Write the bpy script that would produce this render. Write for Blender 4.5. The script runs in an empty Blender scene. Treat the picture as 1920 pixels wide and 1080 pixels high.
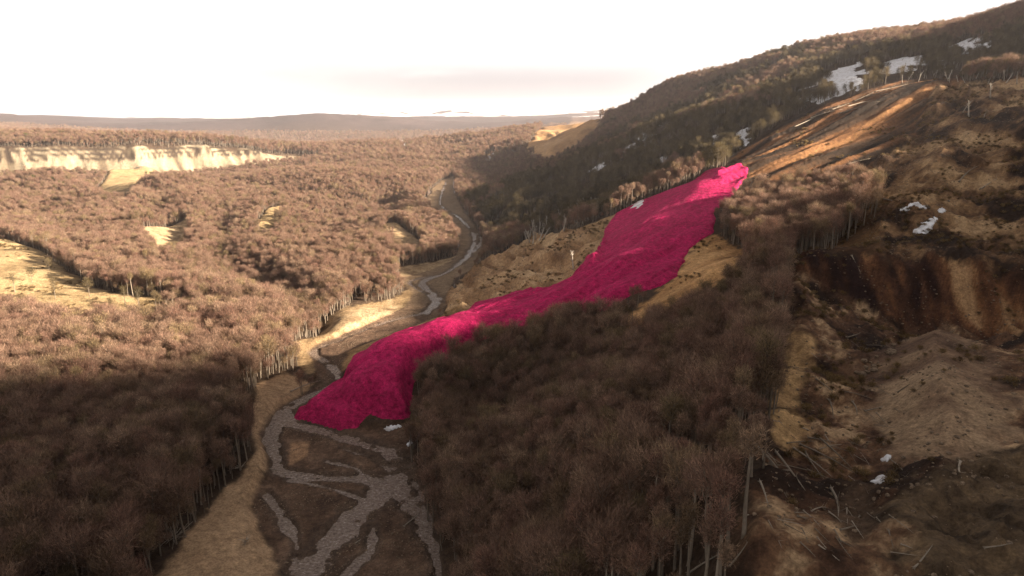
import bpy, math, random
import numpy as np
R = math.radians
rng = np.random.default_rng(7); random.seed(7)
SC = bpy.context.scene
COL = SC.collection

# ------------------------------------------------------------------ camera
CAM_H, PITCH, F = 110.0, R(13.2), 1280.0          # focal length in pixels of a 1920 px wide frame
cam = bpy.data.cameras.new('camera'); cam_ob = bpy.data.objects.new('camera', cam); COL.objects.link(cam_ob)
cam.sensor_width = 36.0; cam.lens = 36.0 * F / 1920.0
cam.clip_start = 0.5; cam.clip_end = 60000
cam_ob.location = (0, 0, CAM_H); cam_ob.rotation_euler = (math.pi / 2 - PITCH, 0, 0)
SC.camera = cam_ob

# ------------------------------------------------------------------ sky, sun, exposure
SUN_AZ, SUN_EL = R(-8), R(20)                      # azimuth counted from +X towards +Y
SUN_DIR = np.array([math.cos(SUN_EL) * math.cos(SUN_AZ), math.cos(SUN_EL) * math.sin(SUN_AZ), math.sin(SUN_EL)])
world = bpy.data.worlds.new('World'); SC.world = world; world.use_nodes = True
wt = world.node_tree; wt.nodes.clear()
def wn(t, **k):
    n = wt.nodes.new(t)
    for a, b in k.items(): setattr(n, a, b)
    return n
sky = wn('ShaderNodeTexSky', sky_type='NISHITA', sun_disc=False)
sky.sun_elevation = SUN_EL; sky.sun_rotation = math.pi / 2 - SUN_AZ; sky.altitude = 300; sky.dust_density = 3.0
bgA = wn('ShaderNodeBackground'); bgA.inputs['Strength'].default_value = 0.05
wt.links.new(sky.outputs[0], bgA.inputs['Color'])
geo = wn('ShaderNodeTexCoord')
mp = wn('ShaderNodeMapping'); mp.inputs['Scale'].default_value = (2.2, 2.2, 11.0); mp.inputs['Location'].default_value = (0.35, 0.0, 0.6)
wt.links.new(geo.outputs['Generated'], mp.inputs['Vector'])
nz = wn('ShaderNodeTexNoise'); nz.inputs['Scale'].default_value = 1.5; nz.inputs['Detail'].default_value = 6; nz.inputs['Roughness'].default_value = 0.55
wt.links.new(mp.outputs[0], nz.inputs['Vector'])
cr = wn('ShaderNodeValToRGB'); ce = cr.color_ramp.elements
ce[0].position = 0.52; ce[0].color = (1.0, 0.985, 0.965, 1); ce[1].position = 0.80; ce[1].color = (0.74, 0.69, 0.69, 1)
wt.links.new(nz.outputs['Fac'], cr.inputs['Fac'])
bgB = wn('ShaderNodeBackground'); bgB.inputs['Strength'].default_value = 0.195
def wmap(src, a, b, c, d):
    n = wn('ShaderNodeMapRange', interpolation_type='SMOOTHSTEP'); n.inputs['From Min'].default_value = a; n.inputs['From Max'].default_value = b; n.inputs['To Min'].default_value = c; n.inputs['To Max'].default_value = d
    wt.links.new(src, n.inputs['Value']); return n.outputs[0]
def wmul(a, b):
    n = wn('ShaderNodeMath', operation='MULTIPLY'); wt.links.new(a, n.inputs[0]); wt.links.new(b, n.inputs[1]); return n.outputs[0]
sb_ = wn('ShaderNodeSeparateXYZ'); wt.links.new(geo.outputs['Generated'], sb_.inputs[0])
mp2 = wn('ShaderNodeMapping'); mp2.inputs['Scale'].default_value = (4, 4, 26); wt.links.new(geo.outputs['Generated'], mp2.inputs['Vector'])
nb = wn('ShaderNodeTexNoise'); nb.inputs['Scale'].default_value = 1.0; nb.inputs['Detail'].default_value = 5; wt.links.new(mp2.outputs[0], nb.inputs['Vector'])
bf = wmul(wmul(wmap(sb_.outputs['X'], -0.42, -0.05, 0.12, 1), wmap(sb_.outputs['X'], 0.12, 0.32, 1, 0.1)), wmul(wmul(wmap(sb_.outputs['Z'], 0.022, 0.048, 0, 1), wmap(sb_.outputs['Z'], 0.062, 0.105, 1, 0)), wmap(nb.outputs['Fac'], 0.16, 0.44, 0, 1)))
bm_ = wn('ShaderNodeMix', data_type='RGBA'); wt.links.new(bf, bm_.inputs[0]); wt.links.new(cr.outputs[0], bm_.inputs[6]); bm_.inputs[7].default_value = (0.47, 0.45, 0.475, 1)
gm = wn('ShaderNodeMix', data_type='RGBA'); wt.links.new(wmap(sb_.outputs['Z'], 0.17, 0.36, 0, 1), gm.inputs[0]); wt.links.new(bm_.outputs[2], gm.inputs[6])   # upper sky, out of view, greyed to lower the fill light
gc = wn('ShaderNodeMix', data_type='RGBA', blend_type='MULTIPLY'); gc.inputs[0].default_value = 1.0; wt.links.new(bm_.outputs[2], gc.inputs[6]); gc.inputs[7].default_value = (0.42, 0.39, 0.366, 1)
wt.links.new(gc.outputs[2], gm.inputs[7]); wt.links.new(gm.outputs[2], bgB.inputs['Color'])
mx = wn('ShaderNodeMixShader')
sx = wn('ShaderNodeSeparateXYZ'); wt.links.new(geo.outputs['Generated'], sx.inputs[0])
mr = wn('ShaderNodeMapRange'); mr.inputs['From Min'].default_value = 0.20; mr.inputs['From Max'].default_value = 0.65; mr.inputs['To Min'].default_value = 0.94; mr.inputs['To Max'].default_value = 0.86
wt.links.new(sx.outputs['Z'], mr.inputs['Value'])
nz2 = wn('ShaderNodeTexNoise'); nz2.inputs['Scale'].default_value = 2.6; nz2.inputs['Detail'].default_value = 5; wt.links.new(geo.outputs['Generated'], nz2.inputs['Vector'])
ma = wn('ShaderNodeMath', operation='MULTIPLY_ADD'); ma.inputs[1].default_value = 0.7; wt.links.new(nz2.outputs['Fac'], ma.inputs[0])
ms_ = wn('ShaderNodeMath', operation='SUBTRACT', use_clamp=True); ms_.inputs[1].default_value = 0.35
wt.links.new(mr.outputs[0], ma.inputs[2]); wt.links.new(ma.outputs[0], ms_.inputs[0]); wt.links.new(ms_.outputs[0], mx.inputs[0])
wt.links.new(bgA.outputs[0], mx.inputs[1]); wt.links.new(bgB.outputs[0], mx.inputs[2])
wo = wn('ShaderNodeOutputWorld'); wt.links.new(mx.outputs[0], wo.inputs['Surface'])

sun = bpy.data.lights.new('sun', 'SUN'); sun.energy = 5.0; sun.angle = R(2.5); sun.color = (1.0, 0.86, 0.69)
sun_ob = bpy.data.objects.new('sun', sun); COL.objects.link(sun_ob)
from mathutils import Vector
sun_ob.rotation_euler = Vector((-SUN_DIR).tolist()).to_track_quat('-Z', 'Y').to_euler()
sun_ob.location = (900, -100, 800)
SC.view_settings.view_transform = 'Standard'; SC.view_settings.look = 'None'
SC.view_settings.gamma = 1.0; SC.view_settings.exposure = 2.55; SC.view_settings.use_curve_mapping = False
SC.cycles.max_bounces = 5; SC.cycles.diffuse_bounces = 2; SC.cycles.transparent_max_bounces = 8

# ------------------------------------------------------------------ helpers: photo pixel -> place, noise
def ray(px, py):
    a = (px - 960) / F; b = (540 - py) / F
    return np.array([a, math.cos(PITCH) + b * math.sin(PITCH), -math.sin(PITCH) + b * math.cos(PITCH)])
def at_d(px, py, d):
    r = ray(px, py); t = d / r[1]
    return np.array([r[0] * t, d, CAM_H + r[2] * t])
def project(x, y, z):
    dy = y; dz = z - CAM_H
    fwd = dy * math.cos(PITCH) - dz * math.sin(PITCH); up = dy * math.sin(PITCH) + dz * math.cos(PITCH)
    return 960 + F * x / fwd, 540 - F * up / fwd
def hashf(ix, iy, seed):
    n = (ix.astype(np.int64) * 374761393 + iy.astype(np.int64) * 668265263 + seed * 1442695041) & 0x7fffffff
    n = ((n ^ (n >> 13)) * 1274126177) & 0x7fffffff
    n = ((n ^ (n >> 15)) * 1911520717) & 0x7fffffff
    return (n & 0xffffff) / float(0xffffff)
def vnoise(x, y, seed=0):
    ix = np.floor(x); iy = np.floor(y); fx = x - ix; fy = y - iy
    fx = fx * fx * fx * (fx * (fx * 6 - 15) + 10); fy = fy * fy * fy * (fy * (fy * 6 - 15) + 10)
    a = hashf(ix, iy, seed); b = hashf(ix + 1, iy, seed); c = hashf(ix, iy + 1, seed); d = hashf(ix + 1, iy + 1, seed)
    return (a * (1 - fx) + b * fx) * (1 - fy) + (c * (1 - fx) + d * fx) * fy
def fbm(x, y, scale, octv=4, seed=0, gain=0.5):
    s = 0.0; a = 1.0; t = 0.0
    ca, sa = math.cos(0.6), math.sin(0.6); u = x / scale; v = y / scale
    for o in range(octv):
        s = s + a * (vnoise(u, v, seed + o * 17) * 2 - 1); t += a; a *= gain
        u, v = (u * ca - v * sa) * 2.03 + 11.3, (u * sa + v * ca) * 2.03 + 5.7
    return s / t
def ridged(x, y, scale, octv=3, seed=0):
    s = 0.0; a = 1.0; t = 0.0; u = x / scale; v = y / scale
    for o in range(octv):
        s = s + a * (1 - np.abs(vnoise(u, v, seed + o * 13) * 2 - 1)); t += a; a *= 0.5; u = u * 2.1 + 3.1; v = v * 2.1 + 7.7
    return s / t
def sstep(a, b, x):
    t = np.clip((x - a) / (b - a), 0, 1); return t * t * (3 - 2 * t)

# ------------------------------------------------------------------ terrain control points
# (px, py, forward distance, height of the canopy that hides the ground there)
CP = [
 # river bed
 (700,1080,151,0),(560,1080,151,0),(830,1060,155,0),(620,950,181,0),(740,900,193,0),(560,850,210,0),(700,830,217,0),(520,790,236,0),(640,800,231,0),(760,800,230,0),
 (560,740,262,0),(620,690,293,0),(600,650,320,0),(700,610,352,0),(800,570,398,0),(815,545,425,0),(800,520,462,0),(870,480,535,0),(885,440,617,0),(855,403,735,0),(820,370,885,0),(838,335,1080,0),
 # left sand terrace and shaded forest on the left
 (400,1000,160,0),(350,1080,142,0),(478,830,207,0),(485,740,249,0),(440,880,193,2),(540,700,283,0),
 (100,1060,128,15),(250,1000,142,15),(40,900,152,15),(200,880,160,15),(330,880,168,15),(40,780,190,15),(200,760,200,15),(400,740,216,15),(100,670,243,15),(300,650,258,15),(480,660,258,15),(30,600,290,15),(200,590,310,15),(400,580,315,15),(520,590,315,15),
 # meadow and the sunlit terrace
 (60,520,400,0),(10,540,375,0),(180,560,360,0),(300,560,365,0),(350,500,420,14),(480,520,400,14),(600,520,398,14),(660,595,356,0),(720,520,404,14),(700,470,470,14),(600,450,520,14),(760,460,510,12),(780,430,600,12),
 (420,440,560,13),(300,440,580,4),(330,470,510,4),(500,425,640,2),(150,440,520,13),(20,430,530,13),(100,390,680,13),(300,380,720,13),(450,370,780,13),(600,370,790,13),(720,380,760,13),(550,320,1050,13),(400,330,1000,13),(700,330,980,13),(800,350,950,12),
 (220,345,960,0),(60,350,950,10),(120,335,1050,10),(280,345,1000,2),(20,335,1060,10),
 # cliff: foot and crest
 (0,318,1150,0),(120,317,1180,0),(260,325,1230,0),(380,322,1320,0),(470,305,1420,0),(560,300,1500,10),
 (0,283,1180,0),(120,281,1215,0),(260,278,1280,0),(380,278,1360,0),(470,287,1440,0),(560,296,1510,12),
 (0,262,1500,12),(200,262,1600,12),(400,265,1700,12),(560,277,1700,12),(680,290,1500,12),(760,305,1300,12),
 (0,232,2600,46),(200,240,2600,46),(400,247,2600,46),(560,258,2400,50),(700,272,2000,12),(0,223,4200,46),(150,232,4200,46),(300,240,4200,46),(500,247,3600,72),
 # valley head in the distance
 (850,318,1250,5),(760,290,1700,12),(820,290,1700,10),(700,262,2600,36),(850,268,2300,26),(900,300,1500,12),(930,275,1900,12),(960,300,1350,12),(1000,262,2200,12),(760,250,3200,78),(900,252,3200,78),(1040,245,2600,56),
 (-200,214,5200,0),(30,216,5400,0),(240,234,5600,0),(350,231,5600,0),(500,224,5600,0),(620,219,5600,0),(760,223,5800,0),(900,228,5800,0),(1030,222,5800,0),(1150,215,5800,0),(1400,205,5800,0),(1900,200,5800,0),
 (600,224,11500,0),(700,218,11500,0),(850,213,11500,0),(960,222,11500,0),(1080,215,11500,0),(1300,210,11500,0),(300,232,11500,0),(-100,236,11500,0),(2000,190,11500,0),
 # distant right scar behind the hill
 (1080,250,1330,0),(1040,285,1230,5),(1110,218,1420,8),(1000,330,1060,8),(1170,208,1450,24),(1130,254,1100,14),(1060,294,1000,12),(940,345,960,8),
 # right hillside
 (870,385,800,0),(860,350,950,6),(920,385,760,6),(900,425,640,2),(930,440,590,5),(1000,380,650,10),(1000,340,800,10),(1100,340,660,10),(1100,290,850,10),(1200,300,650,10),(1200,240,860,10),(1300,280,590,10),(1300,210,760,10),(1150,385,560,8),(1270,330,520,8),(1400,260,560,10),(1380,200,700,10),
 (1050,418,520,2),(960,450,540,4),(1150,395,510,0),(1200,184,1300,12),(1225,165,1270,10),(1255,150,1250,8),(1310,139,1210,8),(1380,127,1160,8),(1440,108,1130,8),(1480,92,1110,8),(1560,79,1080,8),(1650,64,1040,8),(1780,53,1010,8),(1900,36,980,8),(1500,150,820,10),(1590,145,640,0),(1680,125,690,0),(1820,90,740,3),(1800,130,610,10),(1900,120,600,10),(1500,205,620,6),
 # slide scar, rubble slope, bench
 (1750,158,530,0),(1650,180,530,0),(1550,205,530,0),(1450,250,500,0),(1400,300,455,0),(1500,270,470,0),(1600,260,455,0),(1700,240,460,0),(1800,220,440,0),(1910,200,430,0),(1560,320,400,0),(1480,330,405,0),(1650,320,385,0),(1750,310,370,0),(1900,310,360,0),(1650,380,320,0),(1750,380,305,0),(1900,390,300,0),
 # tongue of debris
 (700,760,240,0),(660,720,256,0),(760,690,262,0),(860,640,280,0),(1000,590,304,0),(900,600,306,0),(1100,550,320,0),(1150,490,345,0),(1200,420,385,0),(1230,480,345,0),(1300,400,382,0),(1300,350,420,0),(1370,345,410,0),(1400,322,425,0),
 # sandy ridge left of the tongue
 (720,625,338,0),(830,595,358,0),(960,550,372,0),(1060,510,380,0),(1130,450,405,0),(1050,455,430,0),(960,490,440,0),(900,530,440,0),(1120,415,450,0),
 # spur with the shaded forest, sandy patch
 (1330,500,292,0),(1200,592,268,0),(1270,560,270,0),(1380,480,290,0),
 (800,880,197,0),(780,830,218,0),(810,960,176,0),(860,820,192,15),(900,740,222,22),(960,670,240,22),(1050,620,243,22),(1130,600,238,22),(900,900,165,15),(1000,800,170,15),(1100,720,182,18),(1250,600,208,18),(1350,550,212,18),(1420,500,222,18),
 (940,1060,118,15),(1050,980,114,15),(1150,880,122,15),(1250,780,136,15),(1350,680,158,15),(1420,600,182,15),(1200,1040,92,15),(1300,1050,80,8),
 (1400,950,92,0),(1430,860,108,0),(1450,760,132,0),(1465,680,158,0),(1480,600,195,0),(1490,520,228,0),
 # second clump of forest
 (1420,460,300,6),(1500,470,285,2),(1600,460,285,2),(1500,390,335,12),(1600,350,360,12),(1420,380,365,10),
 # bench edge, scarp foot, basin
 (1560,476,262,0),(1650,470,262,0),(1750,478,255,0),(1850,485,250,0),(1950,490,245,0),(1700,425,285,0),(1850,430,280,0),
 (1540,570,250,0),(1600,585,246,0),(1700,595,242,0),(1800,598,238,0),(1900,610,230,0),
 (1600,640,204,0),(1680,640,192,0),(1750,660,172,0),(1850,640,178,0),(1580,720,168,0),(1660,740,150,0),(1750,740,140,0),(1850,760,132,0),(1600,800,140,0),(1680,830,120,0),(1780,840,116,0),(1890,850,110,0),(1545,850,125,0),(1600,920,106,0),(1550,1000,86,0),(1700,920,100,0),(1820,930,96,0),(1900,1000,84,0),(1750,1050,78,0),(1600,1070,76,0),(1460,1030,80,0),(1400,1070,76,0),(1525,760,150,0),(1506,700,166,0),
]
W = [(0,40,20),(-50,60,1),(-90,-100,-3),(-60,-300,-6),(40,20,52),(110,0,66),(200,0,95),(60,-150,55),(-200,0,14),(-250,-250,20),(320,100,172),(330,215,140),(420,310,150),(300,-250,150),(500,90,312),(480,-80,320),(500,205,216),(420,20,240),(640,60,310),(700,270,262),(600,-250,320),(600,420,240),(450,292,181),(700,480,282),(640,560,258),(600,300,234),(560,560,228),(610,640,285),(640,760,268),(900,-200,340),(1000,500,300),(1200,1000,330),(900,800,280),(1500,1500,330),(1600,300,330),  # includes an unseen hill on the right, its heights shaped to cast shade
     (-400,150,24),(-420,320,28),(-600,500,34),(-900,800,42),(-1200,1100,70),(-1300,500,70),(-800,0,50),(-1800,1500,120),(-3000,2500,170),(2500,2500,320),(4000,5000,330),(600,1500,200),(900,2500,250),(-5000,5200,220),(-9000,11500,260),(9000,11500,500),(30,70,42),(-20,85,16),(-45,110,2),(-110,100,12)]
pts = [at_d(px, py, d) - np.array([0, 0, o]) for px, py, d, o in CP] + [np.array(w, float) for w in W]
P = np.array(pts)
DEBUG_CP = [(CP[i], round(float(P[i, 2]), 1)) for i in range(len(CP))]
def kern(r2, y): return np.sqrt(r2 + 64.0)
A = kern((P[:, None, 0] - P[None, :, 0]) ** 2 + (P[:, None, 1] - P[None, :, 1]) ** 2, None)
n = len(P); M = np.zeros((n + 1, n + 1)); M[:n, :n] = A - np.eye(n) * 1.5; M[:n, n] = 1; M[n, :n] = 1
sol = np.linalg.solve(M, np.concatenate([P[:, 2], [0]])); Wt, W0 = sol[:n], sol[n]
def base_h(x, y):
    x = np.asarray(x, float); y = np.asarray(y, float); sh = x.shape; x = x.ravel(); y = y.ravel()
    out = np.empty_like(x)
    for s in range(0, len(x), 20000):
        e = s + 20000
        r2 = (x[s:e, None] - P[None, :, 0]) ** 2 + (y[s:e, None] - P[None, :, 1]) ** 2
        out[s:e] = kern(r2, None) @ Wt + W0
    return out.reshape(sh)
def hit(px, py, hf=base_h, lift=0.0):
    r = ray(px, py); r = r / r[1]
    d = np.concatenate([np.arange(62, 400, 1.0), np.arange(400, 1500, 4.0), np.arange(1500, 12500, 25.0)])
    z = CAM_H + r[2] * d; g = hf(r[0] * d, d) + lift
    k = np.nonzero(z <= g)[0]
    if len(k) == 0: return np.array([r[0] * 11000, 11000.0, CAM_H + r[2] * 11000])
    k = max(int(k[0]), 1); f0 = z[k - 1] - g[k - 1]; f1 = z[k] - g[k]; t = f0 / (f0 - f1 + 1e-9)
    dd = d[k - 1] + (d[k] - d[k - 1]) * t
    return np.array([r[0] * dd, dd, CAM_H + r[2] * dd])
def poly(pl): return np.array([hit(px, py)[:2] for px, py in pl])
def sdist(x, y, pg):
    """signed distance to a closed polygon, positive inside (far points get a rough value)"""
    x = np.asarray(x, float); out = np.full(x.shape, -1e3)
    m = (x > pg[:, 0].min() - 60) & (x < pg[:, 0].max() + 60) & (y > pg[:, 1].min() - 60) & (y < pg[:, 1].max() + 60)
    X = x[m]; Y = np.asarray(y, float)[m]
    if X.size == 0: return out
    best = np.full(X.shape, 1e12); ins = np.zeros(X.shape, bool)
    for i in range(len(pg)):
        ax, ay = pg[i]; bx, by = pg[(i + 1) % len(pg)]
        ex, ey = bx - ax, by - ay; L = ex * ex + ey * ey + 1e-12
        t = np.clip(((X - ax) * ex + (Y - ay) * ey) / L, 0, 1)
        best = np.minimum(best, (X - ax - t * ex) ** 2 + (Y - ay - t * ey) ** 2)
        c = ((ay > Y) != (by > Y)) & (X < (bx - ax) * (Y - ay) / (by - ay + 1e-12) + ax); ins ^= c
    s = np.sqrt(best); out[m] = np.where(ins, s, -s)
    return out
def ldist(x, y, ln):
    x = np.asarray(x, float); out = np.full(x.shape, 1e3)
    m = (x > ln[:, 0].min() - 60) & (x < ln[:, 0].max() + 60) & (y > ln[:, 1].min() - 60) & (y < ln[:, 1].max() + 60)
    X = x[m]; Y = np.asarray(y, float)[m]; best = np.full(X.shape, 1e12)
    for i in range(len(ln) - 1):
        ax, ay = ln[i][:2]; ex, ey = ln[i + 1][0] - ax, ln[i + 1][1] - ay; L = ex * ex + ey * ey + 1e-12
        wa = ln[i][2]; wb = ln[i + 1][2]
        t = np.clip(((X - ax) * ex + (Y - ay) * ey) / L, 0, 1)
        best = np.minimum(best, np.sqrt((X - ax - t * ex) ** 2 + (Y - ay - t * ey) ** 2) / (wa + (wb - wa) * t))
    out[m] = best
    return out

# ------------------------------------------------------------------ areas of the place (outlines on the ground)
PX = dict(
 bed=[(540,1500),(535,1100),(468,940),(500,850),(488,800),(516,762),(570,738),(608,716),(585,688),(572,660),(600,640),(690,602),(760,575),(775,552),(748,522),(800,508),(850,488),(862,465),(858,432),(838,408),(800,385),(806,362),(828,338),(850,332),(852,362),(872,400),(895,430),(910,460),(892,490),(852,520),(838,552),(835,582),(740,622),(650,655),(640,690),(650,720),(560,775),(640,806),(760,790),(772,850),(800,940),(840,1100),(870,1500)],
 terrace=[(60,1500),(285,1100),(340,1010),(425,915),(478,850),(470,765),(482,715),(540,700),(590,720),(520,765),(492,800),(505,850),(472,940),(535,1100),(545,1500)],
 flats=[(545,650),(590,625),(612,585),(650,575),(742,558),(770,540),(800,560),(810,590),(700,615),(610,655),(585,700),(560,690)],
 strip=[(612,690),(630,655),(720,612),(850,582),(920,548),(1000,470),(1090,425),(1160,400),(1150,440),(1120,500),(1030,545),(900,580),(760,635),(680,690)],
 ridge=[(838,548),(880,505),(940,470),(1010,436),(1090,430),(1135,455),(1110,500),(1010,545),(900,575),(838,590)],
 patch=[(1130,612),(1190,580),(1255,530),(1300,455),(1345,440),(1408,470),(1380,510),(1310,555),(1190,618)],
 scar=[(1340,330),(1420,262),(1500,212),(1600,180),(1740,150),(1800,140),(1800,200),(1720,270),(1640,318),(1500,330),(1400,352),(1350,345)],
 rubble=[(1610,325),(1700,262),(1760,160),(1830,150),(1990,150),(2100,300),(2100,500),(1660,492),(1640,400)],
 bench=[(1640,380),(1960,370),(2100,480),(1640,490),(1500,480),(1480,470)],
 scarp=[(1480,476),(1560,478),(1750,480),(2100,492),(2100,680),(1850,650),(1700,640),(1560,640),(1490,600)],
 basin=[(1340,1500),(1385,1100),(1395,1000),(1415,920),(1440,840),(1458,760),(1470,680),(1482,600),(1492,520),(1560,560),(2100,560),(2500,1100),(2900,1500)],
 mound=[(1630,690),(1690,640),(1770,610),(1860,660),(1900,740),(1905,830),(1810,880),(1690,850),(1640,780)],
 sandface=[(1445,790),(1462,700),(1478,630),(1520,640),(1505,720),(1500,790),(1470,830)],
 mud=[(1560,950),(1590,900),(1650,905),(1660,980),(1600,1020)],
 cracked=[(1640,940),(1780,880),(1920,820),(2100,800),(2500,1100),(2600,1400),(1750,1400),(1680,1020)],
 meadow=[(-150,470),(20,468),(75,480),(125,515),(175,545),(250,560),(330,570),(340,592),(230,592),(120,590),(50,572),(-150,575)],
 pale=[(170,352),(205,330),(260,322),(290,325),(262,345),(240,372),(200,368)],
 gully=[(262,440),(320,425),(358,415),(350,440),(335,470),(300,470)],
 clearing=[(480,432),(500,412),(530,405),(528,418),(505,438),(488,440)],
 bank=[(718,432),(745,430),(785,455),(788,475),(760,470),(725,448)],
 bankb=[(742,503),(800,490),(852,483),(848,500),(790,513),(748,524)],
 bankc=[(600,612),(628,585),(650,572),(700,578),(735,560),(748,585),(690,606),(640,628)],
 farscar=[(985,292),(1030,262),(1060,240),(1095,215),(1140,212),(1120,245),(1085,272),(1030,300)],
 riverscar=[(790,372),(815,350),(850,330),(855,345),(838,372),(848,398),(815,395)],
 tongue=[(552,782),(560,762),(600,735),(640,706),(660,700),(662,688),(700,655),(735,632),(790,618),(850,602),(890,572),(960,555),(1030,540),(1075,515),(1120,480),(1133,430),(1155,402),(1220,370),(1290,342),(1325,322),(1405,316),(1400,332),(1375,368),(1340,400),(1338,435),(1290,470),(1270,515),(1240,535),(1180,555),(1135,582),(1060,590),(950,622),(870,648),(838,675),(790,700),(772,740),(768,785),(715,784),(695,778),(670,800),(640,806),(600,796)],
)
AREA = {k: poly(v) for k, v in PX.items()}
CLIFF = np.array([list(at_d(px, py, d)[:2]) for px, py, d in [(-300,300,1100),(0,300,1165),(120,299,1197),(260,301,1255),(380,300,1340),(480,296,1430),(560,296,1505)]])
# braided channels: (px, py, half width in metres)
CHAN = [[(500,1400,6.0),(560,1100,6.0),(600,1040,5.5),(660,980,5.0),(700,935,5.0),(735,900,4.6),(750,870,4.4),(735,845,3.8),(690,828,3.6),(640,818,3.2),(590,805,3.4),(540,790,4.2),(528,770,4.5),(560,745,4.5),(610,722,3.0),(640,700,4.0),(612,680,2.6),(590,655,2.2),(640,632,1.8),(720,600,1.8),(800,580,3.2),(818,555,3.6),(790,530,2.2),(840,505,2.3),(880,475,3.0),(888,440,2.8),(862,408,2.0),(825,380,1.6),(838,338,1.5)],
        [(800,585,1.6),(812,560,1.6),(780,540,1.4),(770,525,1.4),(830,512,1.6)],[(860,490,1.6),(895,465,1.8),(900,440,1.8),(878,420,1.6)],
        [(740,880,4.0),(770,930,4.4),(800,985,4.2),(830,1050,4.0),(850,1100,4.5),(870,1400,4.5)],
        [(528,775,4.0),(505,815,3.4),(520,860,3.0),(570,885,2.8),(620,893,2.2),(680,892,2.6),(730,905,4.0)],
        [(500,915,1.6),(530,965,2.2),(555,1010,1.6),(548,1060,1.6)],
        [(690,940,1.6),(660,925,1.4),(600,905,1.3),(540,890,1.4)],[(700,990,1.6),(690,1040,2.0),(640,1100,2.4),(600,1300,2.4)],[(775,890,1.6),(795,930,1.8),(815,1000,1.6)],[(640,835,1.2),(690,850,1.4),(730,870,1.8)],
        [(610,860,1.2),(665,870,1.0),(680,885,1.0)]]
CHANW = []
for c in CHAN:
    w = np.array([list(hit(px, py)[:2]) + [hw] for px, py, hw in c]); o = []
    for i in range(len(w) - 1):                       # smooth the course
        for t in np.linspace(0, 1, 6, endpoint=False):
            p0 = w[max(i - 1, 0)]; p1 = w[i]; p2 = w[i + 1]; p3 = w[min(i + 2, len(w) - 1)]
            o.append(0.5 * (2 * p1 + (p2 - p0) * t + (2 * p0 - 5 * p1 + 4 * p2 - p3) * t * t + (3 * p1 - p0 - 3 * p2 + p3) * t ** 3))
    o.append(w[-1]); CHANW.append(np.array(o))
RY = np.array([0, 100, 151, 200, 236, 293, 352, 400, 462, 535, 617, 735, 885, 1080, 1300]); RZ = np.array([-4, -1.6, -0.2, 1.8, 3.4, 4.0, 5.5, 6.8, 9.0, 11, 14.5, 18.5, 22.5, 31.5, 34])
def river_z(y): return np.interp(y, RY, RZ)

HILLS = [(at_d(px, 300, d)[:2], h_, r_) for px, d, h_, r_ in [(745,1650,14,200),(690,2100,10,260),(950,1900,26,170),(1020,2300,34,260),(905,1480,14,100),(990,3300,22,320)]]
RIDGE1 = [(-900,205),(-300,214),(0,210),(60,214),(110,223),(180,231),(240,233),(330,230),(420,229),(500,224),(560,218),(620,214),(680,217),(740,221),(800,225),(860,227),(920,229),(980,227),(1020,221),(1060,219),(1100,222),(1200,215),(1300,210),(2500,200)]
RIDGE2 = [(-900,238),(560,230),(640,219),(700,213),(720,208),(760,213),(790,218),(820,210),(850,204),(880,205),(890,214),(920,218),(1000,216),(1040,209),(1100,208),(1200,204),(2500,195)]
CREEK = np.array([list(hit(px, py)[:2]) + [w] for px, py, w in [(150,352,20),(230,362,20),(290,380,20),(325,425,22),(340,470,22),(420,505,20),(520,550,18),(585,595,14),(605,625,10)]])
def mixc(c, m, col):
    for k in range(3): c[k] = c[k] * (1 - m) + col[k] * m
def cn(c): return np.array(c)

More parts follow.
